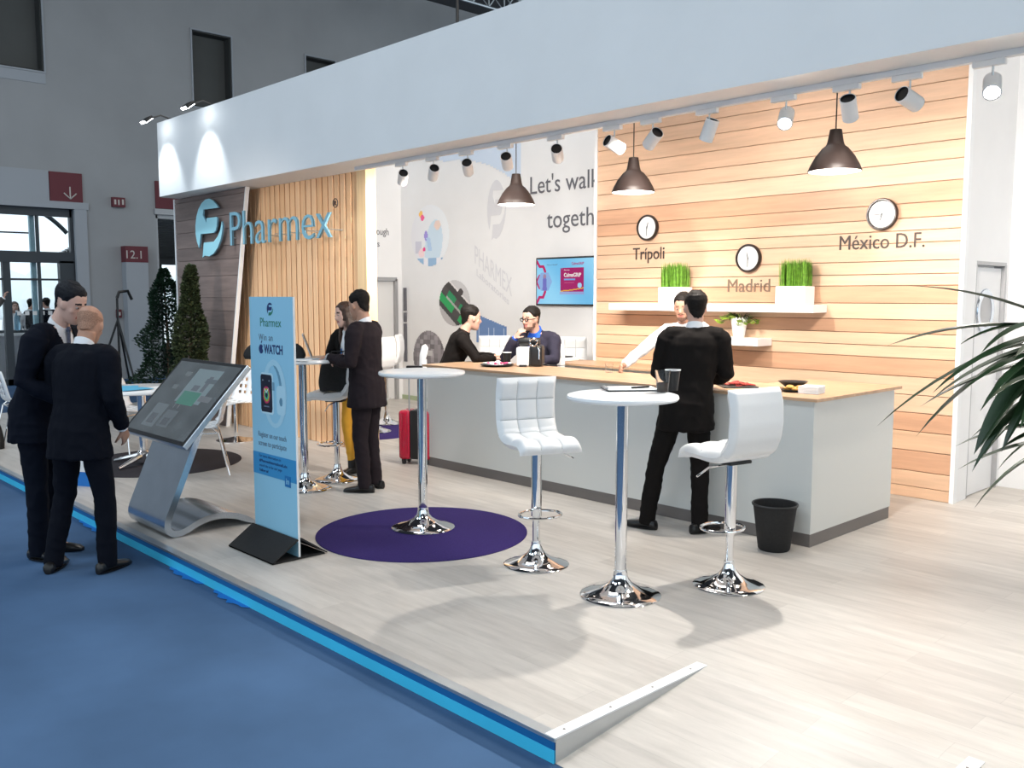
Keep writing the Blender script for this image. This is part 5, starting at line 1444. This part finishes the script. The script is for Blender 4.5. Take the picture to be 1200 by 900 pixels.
        for i in range(rows+1):
            t = i/rows; z = lerp(z0, z1, 1-(1-t)**1.6)
            c0, rx, ry = head_at(z)
            for j in range(n):
                a = 2*PI*j/n; x = math.sin(a); y = math.cos(a); phi = abs(math.degrees(math.atan2(x, y)))
                hgt = z-zb(phi); k = max(0, min(1, hgt/.035)); k = k*k*(3-2*k)
                top_t = max(0, min(1, (z-.02)/.10))
                th = (.003 if hair == 'bald' else (.0070+.010*top_t*(1-.55*max(0, y))))*k+.0008
                if hair == 'long': th = (.010+.010*top_t)*k+.001
                yb = -c0+ry      # back extent
                px = x*(rx+th); py = c0+y*(ry+th)
                if y < 0 and z < .02: py = min(py, y*(.083+th))
                if y < 0 and z < -.02: px = x*max(rx+th, .060+th)
                w = noise.noise(V((px*60, py*60, z*40)))*.0022*k
                vs.append(V((px*(1+w*8), py*(1+w*8), z+(th*.8 if t > .75 else 0)*((t-.75)/.25)+w)))
        keep = lambda i, j: (lambda z, phi: z > zb(phi)-.002 and (hair != 'bald' or z < (.060 if phi > 120 else .045)))(lerp(z0, z1, 1-(1-i/rows)**1.6), abs(math.degrees(math.atan2(math.sin(2*PI*j/n), math.cos(2*PI*j/n)))))
        for i in range(rows):
            for j in range(n):
                k2 = (j+1) % n
                if keep(i+.5, j+.5): fs.append((i*n+j, (i+1)*n+j, (i+1)*n+k2, i*n+k2))
        if hair != 'bald': fs.append(tuple(rows*n+j for j in range(n)))
        h = MB(); h.add(vs, fs, 0, True, mtx=hm)
        if hair == 'long':
            for sg in (-1, 1):
                for q in range(7):
                    o_ = .012*q
                    h.tube([hm @ V((sg*(.074-.002*q), .030-o_*1.6, .02)), hm @ V((sg*.083, .025-o_*1.7, -.06)), hm @ V((sg*(.086), .03-o_*1.6, -.13)), hm @ V((sg*(.090-.003*q), .055-o_*1.5, -.22)), hm @ V((sg*(.085), .070-o_*1.4, -.30-.01*(q % 3)))], [.012, .017, .019, .017, .006], 8)
            for q in range(9):
                x = -.07+.0175*q
                h.tube([hm @ V((x, -.075, .0)), hm @ V((x*1.05, -.088, -.08)), hm @ V((x*1.1, -.085, -.16)), hm @ V((x*1.1, -.088, -.26))], [.014, .018, .019, .006], 8)
        if hair == 'long':
            h2 = MB(); h2.add([v for v in h.v[len(vs):]], [[i-len(vs) for i in f] for f in h.f if min(f) >= len(vs)], 0, True)
            h2.loft([(V((0, head_at(z)[0], z)), X3, Y3, head_at(z)[1]+.013, head_at(z)[2]+(.010 if z > .075 else -.016 if z < .05 else -.004), head_at(z)[2]+.014) for z in (-.06, -.03, 0, .03, .055, .075, .095, .112)]+[(V((0, -.013, .128)), X3, Y3, .036, .045, .045), (V((0, -.013, .134)), X3, Y3, .012, .015, .015)], n=28, mtx=hm)
            h = h2
        if hair == 'long': ho = remeshed(h, 'hair', [M[hairm]], .007, 2, root)
        else: ho = h.build('hair', M[hairm if hair != 'bald' else 'stubble'], root)
        if hair != 'bald': sm_ = ho.modifiers.new('soft', 'SMOOTH'); sm_.factor = .5; sm_.iterations = 4
    if glasses:
        g = MB()
        for sg in (-1, 1):
            g.tube([V((sg*.031+.022*math.cos(a), .104-.10*abs(math.cos(a)*.022+.031)**2*0, .004+.016*math.sin(a))) for a in [2*PI*i/20 for i in range(20)]], .0045, 6, closed=True, mtx=hm)
            g.tube([(sg*.052, .103, .008), (sg*.074, .08, .008), (sg*.080, -.005, .012)], .004, 6, mtx=hm)
        g.tube([(-.010, .105, .008), (.010, .105, .008)], .0028, 6, mtx=hm); g.build('glasses', M['brownbezel'], root)
    # ---------------- trousers and shoes
    tm = M[legm or topm]
    b = MB()
    pel = P['pel']
    b.loft([(pel-V((0, 0, .08 if not seated else .06))*s, hxx, hyy, .152*s*hipw, .108*s, .112*s), (pel, hxx, hyy, .172*s*hipw, .115*s, .124*s), (pel+V((0, 0, .09))*s, hxx, hyy, .160*s*wst, .112*s, .105*s)])
    for sd in 'LR':
        hp, kn, an = P['hip'+sd], P['kn'+sd], P['an'+sd]
        if fem: rr = [.092, .080, .058, .054, .046]
        else: rr = [.096, .087, .068, .064, .059]
        end = an+V((0, 0, -.052 if not fem else .06))*s
        b.tube([hp+V((0, 0, .03))*s, hp.lerp(kn, .4), kn, kn.lerp(an, .4), end], [r*s for r in rr], 14)
    remeshed(b, 'trousers', [tm], max(.010, vox), 5, root, wrinkle=.006*s, wscale=(10, 10, 8))
    for sd in 'LR':
        an, t = P['an'+sd], P['toe'+sd]
        t = V((t.x, t.y, 0)).normalized(); r = V((t.y, -t.x, 0)); z0 = an.z-.085*s
        base = V((an.x, an.y, z0))
        sh = MB()
        prof = [(-.085, .024, .030, .055), (-.075, .034, .036, .072), (-.03, .036, .044, .085), (.03, .035, .042, .075), (.08, .043, .036, .058), (.13, .046, .028, .048), (.17, .038, .022, .040), (.192, .020, .014, .026)]
        rings = []
        for f, w, hh, zt in prof:
            rings.append((base+t*f*s+V((0, 0, zt*.5*s)), r, V((0, 0, 1)), w*s, zt*.5*s, zt*.5*s))
        sh.loft(rings, n=16)
        if boots: sh.tube([an+V((0, 0, -.02))*s, an+V((0, 0, .15))*s], [.046*s, .050*s], 14)
        if not boots:
            sh.loft([(base+t*.05*s+V((0, 0, .006))*s, r, t, .047*s, .146*s, .138*s), (base+t*.05*s+V((0, 0, .014))*s, r, t, .047*s, .146*s, .138*s)], n=24)
        sh.build('boot' if boots else 'shoe', M['shoe'], root)
    # ---------------- tops
    if top in ('jacket', 'coat'):
        b = MB(); b.loft(torso(.006, None, neckr=.060))
        # collar of the shirt
        b.loft([(P['neckb']-up2*.01*s, cx, cy, .070*s, .066*s, .070*s), (P['neckb']+up2*.024*s+cy*-.004*s, cx, (cy-up2*.30).normalized(), .064*s, .062*s, .064*s), (P['neckb']+up2*.034*s-cy*.006*s, cx, (cy-up2*.40).normalized(), .0610*s, .060*s, .061*s)], n=24)
        for sd in 'LR':
            el, wr = P['el'+sd], P['wr'+sd]; d = (wr-el).normalized()
            b.tube([wr-d*.05*s, wr+d*.004*s], [.034*s, .034*s], 14)
        b.build('shirt', M[shirtm], root)
    if tie:
        t_ = MB(); o_ = P['neckb']+cy*.066*s+up2*.0*s
        pts = []
        for k in range(9):
            u = k/8; c = P['neckb'].lerp(P['chest'], u*1.5 if u < .66 else 1)-up1*(max(0, u-.66)*.3*s)
            y = lerp(.068, .136, min(1, u*1.5))*s
            w = (.020 if k == 0 else lerp(.014, .040, u) if k < 8 else .002)*s
            pts.append((c+cy*y, w))
        vs = []; fs = []
        for c, w in pts: vs += [c-cx*w, c+cy*.008*s, c+cx*w]
        for k in range(8):
            a = k*3; fs += [(a, a+1, a+4, a+3), (a+1, a+2, a+5, a+4)]
        t_.add(vs, fs, 0, True); t_.ellipsoid(P['neckb']+cy*.064*s+up2*.006*s, (.020*s, .014*s, .018*s), n=12, m=8); t_.build('tie', M[tie], root)
    if lanyard:
        l = MB(); f0 = P['neckb']; 
        l.tube([f0-cy*.06*s+up2*.02*s, f0+cx*.07*s+up2*.01*s, P['chest']+cx*.04*s+cy*.135*s, P['chest']+cy*.140*s-up1*.10*s, P['chest']-cx*.04*s+cy*.135*s, f0-cx*.07*s+up2*.01*s, f0-cy*.06*s+up2*.02*s], .006*s, 6); l.build('lanyard', M['bluetape'], root)
    b = MB()
    hemd = None if top in ('shirt',) else hem
    off = .026 if top in ('jacket', 'coat') else .014
    b.loft(torso(off, hemd))
    if hemd is not None and not seated and top == 'coat': pass
    for sd in 'LR':
        sh, el, wr = P['sh'+sd], P['el'+sd], P['wr'+sd]
        o_ = .010 if top in ('jacket', 'coat') else 0
        b.tube([P['neckb']-up2*.050*s, P['neckb'].lerp(sh, .55)-up2*.012*s, sh+up2*.004*s], [(.052+o_)*s, (.056+o_)*s, (.062+o_)*s], 12)
        b.ellipsoid(sh-V((0, 0, .010))*s, ((.060+o_)*s,)*3, n=14, m=10)
        d = (wr-el).normalized()
        b.tube([sh-V((0, 0, .012))*s, sh.lerp(el, .45), el, el.lerp(wr, .4), wr-d*.012*s], [(.068+o_)*s, (.060+o_)*s, (.050+o_)*s, (.047+o_)*s, (.036+o_*.9)*s], 14)
    nb = P['neckb']
    def cut(me):
        if not vcut or top not in ('jacket', 'coat'): return
        bm = bmesh.new(); bm.from_mesh(me); dele = []
        for f in bm.faces:
            q = f.calc_center_median()-nb
            a = q.dot(cx)/s; bb = q.dot(cy)/s; c = q.dot(up2)/s
            if bb > .012 and -vcut < c < .05 and abs(a) < .010+.072*(c+vcut)/vcut and (f.normal.dot(cy) > .05 or c > -.02): dele.append(f)
            elif c > .012 and math.hypot(a, bb) < .075: dele.append(f)
        bmesh.ops.delete(bm, geom=dele, context='FACES'); bm.to_mesh(me); bm.free()
    nm = {'jacket': 'jacket', 'coat': 'coat', 'shirt': 'shirt', 'jumper': 'jumper'}[top]
    remeshed(b, nm, [M[topm if top in ('jacket', 'coat', 'jumper') else shirtm]], max(.009, vox), 5, root, wrinkle=.0065*s, post=cut, solid=.006 if top in ('jacket', 'coat') and vcut else 0)
    if watch:
        w_ = MB(); wr, el = P['wrL'], P['elL']; d = (wr-el).normalized(); x = d.cross(V((0, 0, 1))).normalized(); y = x.cross(d)
        w_.tube([wr-d*.0*s+x*.033*s*math.cos(a)+y*.033*s*math.sin(a) for a in [2*PI*i/20 for i in range(20)]], .008*s, 6, closed=True); w_.build('wristwatch', M['silver'], root)
    return root

# ---- the two men looking at the touch screen, on the aisle carpet
person('person standing tall in navy suit with tie at the touch screen, head bowed, dark hair', (-6.71, 1.92, 0), heading(1, -.14), 1.93,
       dict(pel=(0, -.01, .955), chest=(0, .085, 1.28), neckb=(0, .155, 1.465), head=(0, .235, 1.610), shR=(.183, .125, 1.41), shL=(-.183, .125, 1.41), elR=(.25, .08, 1.14), elL=(-.24, .11, 1.14), wrR=(.17, .28, 1.02), wrL=(-.12, .32, 1.06),
            anR=(.10, .02, .085), anL=(-.10, -.03, .085)),
       skin='skin3', hairm='hairnavy', topm='suitnavy', tie='tie', head_rot=(-8, 22, 0), hem=.20, vcut=.36)
person('person with bald crown in dark navy suit at the touch screen, seen from behind', (-6.185, 1.995, 0), heading(.22, 1), 1.77,
       dict(pel=(0, 0, .95), chest=(0, .045, 1.285), neckb=(0, .09, 1.475), head=(-.005, .155, 1.612), shR=(.19, .07, 1.415), shL=(-.19, .07, 1.415), elR=(.245, .02, 1.14), elL=(-.25, .08, 1.14), wrR=(.20, .17, .93), wrL=(-.13, .31, 1.05),
            hipR=(.09, 0, .92), hipL=(-.09, 0, .92), knR=(.145, .03, .50), knL=(-.145, .02, .50), anR=(.17, .0, .085), anL=(-.19, -.07, .085), toeR=(.15, 1, 0), toeL=(-.3, 1, 0)),
       skin='skin2', hair='bald', topm='suitnavy2', head_rot=(14, 26, 0), hem=.19)
# ---- pair at the laptop table
person('person in charcoal suit standing at the laptop table, hand on the laptop', (-6.57, 4.50, PZ), heading(-.93, .30), 1.745,
       dict(chest=(0, .01, 1.29), neckb=(0, .02, 1.49), head=(0, .06, 1.645), shR=(.185, .02, 1.43), shL=(-.185, .02, 1.43), elL=(-.245, .03, 1.15), wrL=(-.15, .29, 1.19), elR=(.24, .06, 1.17), wrR=(.13, .29, 1.19)),
       skin='skin2', hairm='hairblack', topm='suitgrey', head_rot=(-12, 12, 0), handL=dict(d=(.1, 1, -.05), palm=(0, 0, -1), side=1, curl=.5), handR=dict(d=(-.1, 1, -.05), palm=(0, 0, -1), side=-1, curl=.5), watch=True, hem=.20)
person('person with long brown hair, black blazer and mustard trousers leaning on the laptop table', (-7.20, 4.84, PZ), heading(-.50, -.86), 1.665,
       dict(pel=(0, -.02, .97), chest=(0, .08, 1.28), neckb=(0, .13, 1.47), head=(0, .19, 1.625), shR=(.165, .11, 1.41), shL=(-.165, .11, 1.41), elR=(.235, .17, 1.14), elL=(-.235, .17, 1.14), wrR=(.03, .335, 1.16), wrL=(-.02, .36, 1.20),
            knR=(.09, .08, .52), knL=(-.11, .02, .52), anR=(.10, .0, .085), anL=(-.16, .02, .085)),
       skin='skin3', hair='long', hairm='hairbrown', topm='suitblack', legm='yellow', head_rot=(-22, 6, 8), handR=dict(d=(-1, .3, 0), palm=(0, 0, -1), side=-1, curl=.5), handL=dict(d=(1, .2, 0), palm=(0, 0, -1), side=1, curl=.5), fem=True, boots=True, lanyard=True, vcut=.40, hem=.12)
# ---- at the counter
person('person in black suit standing at the counter with back to the aisle', (-3.90, 5.33, PZ), heading(.20, 1), 1.745,
       dict(pel=(.07, 0, .955), chest=(.105, .03, 1.29), neckb=(.12, .04, 1.49), head=(.125, .078, 1.636), shR=(.305, .03, 1.425), shL=(-.075, .03, 1.43), elR=(.352, .055, 1.16), elL=(-.140, .055, 1.16), wrR=(.26, .25, 1.10), wrL=(-.01, .25, 1.10),
            hipR=(.155, 0, .92), hipL=(-.015, 0, .92), knR=(.175, .02, .50), knL=(-.135, .0, .50), anR=(.185, -.05, .085), anL=(-.205, .0, .085), toeR=(.75, .7, 0), toeL=(-.9, .45, 0)),
       skin='skin1', hairm='hairblack', topm='suitblack', head_rot=(12, 4, 0), handR=dict(d=(-.5, .8, -.1), palm=(0, 0, -1), side=-1, curl=.5), handL=dict(d=(.5, .8, -.1), palm=(0, 0, -1), side=1, curl=.5), hem=.20, vcut=0)
person('person in white shirt behind the counter reaching for a glass', (-4.87, 6.86, PZ), heading(-.35, -.94), 1.75,
       dict(chest=(.03, .05, 1.28), neckb=(.05, .09, 1.47), head=(.05, .15, 1.62), shR=(.225, .08, 1.40), shL=(-.13, .05, 1.425), elR=('w', -5.24, 6.56, 1.27), wrR=('w', -5.215, 6.33, 1.175), elL=(-.26, .08, 1.15), wrL=(-.22, .30, 1.05)),
       skin='skin2', hairm='hairblack', top='shirt', shirtm='shirtwhite', legm='suitblack', head_rot=(-6, 12, 0), beard=True, handR=dict(d=(.15, .95, -.20), palm=(-.9, .1, -.3), side=-1, curl=.75), vcut=0)
person('person in black jumper seated at the left end of the counter, seen from behind', (-7.40, 6.07, PZ), heading(1, .08), 1.74,
       dict(pel=(0, 0, .895), chest=(0, .12, 1.18), neckb=(0, .20, 1.355), head=(0, .265, 1.495), shR=(.20, .16, 1.29), shL=(-.20, .17, 1.29), elR=(.275, .31, 1.075), elL=(-.26, .33, 1.075), wrR=(.10, .53, 1.065), wrL=(-.06, .54, 1.075),
            hipR=(.09, .02, .87), hipL=(-.09, .02, .87), knR=(.14, .42, .79), knL=(-.14, .42, .79), anR=(.12, .32, .42), anL=(-.12, .32, .42)),
       skin='skin1', hairm='hairblack', top='jumper', topm='suitblack', legm='suitblack', seated=True, head_rot=(14, 6, 0), hk=1.08, handR=dict(d=(-.8, .6, 0), palm=(0, 0, -1), side=-1, curl=.6), handL=dict(d=(.7, .7, .1), palm=(0, 0, -1), side=1, curl=.5))
person('person with glasses and blue shirt seated behind the counter, hand on chin', (-6.78, 6.88, PZ), heading(-.50, -.86), 1.73,
       dict(pel=(0, 0, .895), chest=(-.02, .12, 1.18), neckb=(-.02, .19, 1.355), head=(.0, .255, 1.495), shR=(.18, .16, 1.285), shL=(-.22, .15, 1.285), elR=(.27, .36, 1.07), elL=(-.29, .27, 1.075), wrR=(.115, .395, 1.30), wrL=(-.08, .45, 1.065),
            hipR=(.09, .02, .87), hipL=(-.09, .02, .87), knR=(.14, .40, .79), knL=(-.14, .40, .79), anR=(.12, .30, .42), anL=(-.12, .30, .42)),
       skin='skin1', hairm='hairblack', topm='suitblue', shirtm='shirtblue', legm='suitblue', seated=True, head_rot=(-14, 4, 0), hk=1.05, glasses=True, beard=True, handR=dict(d=(-.62, .05, .75), palm=(-.4, -.7, -.3), side=-1, curl=.9), handL=dict(d=(.7, .7, 0), palm=(0, 0, -1), side=1, curl=.5), vcut=.30)
# ---- far left
person('person in grey tweed jacket at the left edge raising an arm', (-16.95, 4.02, 0), heading(.85, .4), 1.70,
       dict(elR=(.22, .16, 1.58), wrR=(.21, .37, 1.84), shR=(.18, .01, 1.46)), skin='skin1', hair='long', hairm='hairbrown', top='coat', topm='coatgrey', legm='suitblack', fem=True, handR=dict(d=(0, .3, 1), palm=(0, 1, 0), side=1, curl=.9), vox=.010, hem=.26, vcut=.2)
person('person in dark jacket on the terrace behind the glass, left silhouette', (-22.35, 6.30, 0), heading(.5, .8), 1.72, {}, hairm='hairblack', topm='silhouette', vox=.014, vcut=0)
person('person in navy jacket on the terrace behind the glass, right silhouette', (-22.30, 6.62, 0), heading(-.8, .5), 1.74, {}, hairm='hairblack', topm='suitnavy', vox=.014, vcut=0)
person('person in pale blouse on the terrace behind the glass, left of the two silhouettes', (-22.40, 5.98, 0), heading(.6, -.8), 1.66, {}, skin='skin3', hair='long', hairm='hairbrown', top='shirt', legm='suitnavy', vox=.014, vcut=0, fem=True)
# ================================================================== LIGHT
w = bpy.data.worlds.new('world'); scene.world = w; w.use_nodes = True
nt = w.node_tree; bg = nt.nodes['Background']
bg.inputs['Color'].default_value = (0.78, 0.91, 1.0, 1); bg.inputs['Strength'].default_value = 1.45
def light(name, typ, loc, energy, col, direction=None, **kw):
    d = bpy.data.lights.new(name, typ); d.energy = energy; d.color = col
    for k, v in kw.items(): setattr(d, k, v)
    o = bpy.data.objects.new(name, d); COL.objects.link(o); o.location = loc
    if direction is not None: o.rotation_euler = V(direction).to_track_quat('-Z', 'Y').to_euler()
    return o
WARM = (1.0, .92, .83)
for c, d, glow, i in SPOTS:
    e = (310 if glow else 115 if i < 5 else 205)
    light('spot_beam', 'SPOT', c+d*.09, e, WARM if not glow else (1, .95, .88), d, spot_size=math.radians(115), spot_blend=.9, shadow_soft_size=.035)
for x in (-6.37, -4.945, -3.15):
    light('pendant_glow', 'POINT', (x, 6.1, 2.66+.03), 22, WARM, shadow_soft_size=.05)
for x in (-11.95, -10.72):
    light('flood_beam', 'SPOT', (x, 4.68, 4.06), 60, (.85, .95, 1.0), (0, .45, -.95), spot_size=math.radians(66), spot_blend=.6, shadow_soft_size=.05)
# unseen overhead area lights, added to fill the open stand and the hall
light('hall_fill', 'AREA', (-7.5, 7.2, 9.2), 360, (1, .96, .90), (0, 0, -1), shape='RECTANGLE', size=6, size_y=3)
light('slat_fill', 'SPOT', (-8.2, -5.0, 3.0), 1300, (1, .94, .87), (-1.55, 10.6, -1.45), spot_size=math.radians(20), spot_blend=.35, shadow_soft_size=.4)  # unseen spot added to brighten the slatted wall
light('hall_fill', 'AREA', (.5, 7.0, 8.5), 200, (1, .88, .75), (-.35, .1, -1), shape='RECTANGLE', size=2, size_y=2)  # unseen light added to lift the white wall at the right end
for x in (-13, -7, -1):
    light('hall_fill', 'AREA', (x, -1.5, 9.4), 260, (.75, .88, 1.0), (0, 0, -1), shape='RECTANGLE', size=2.5, size_y=2.5)
scene.view_settings.view_transform = 'Standard'; scene.view_settings.look = 'None'
scene.view_settings.exposure = 0.0; scene.view_settings.gamma = 1.0; scene.view_settings.use_curve_mapping = False
scene.cycles.use_denoising = True
scene.cycles.max_bounces = 8; scene.cycles.transparent_max_bounces = 8
scene.cycles.sample_clamp_indirect = 8
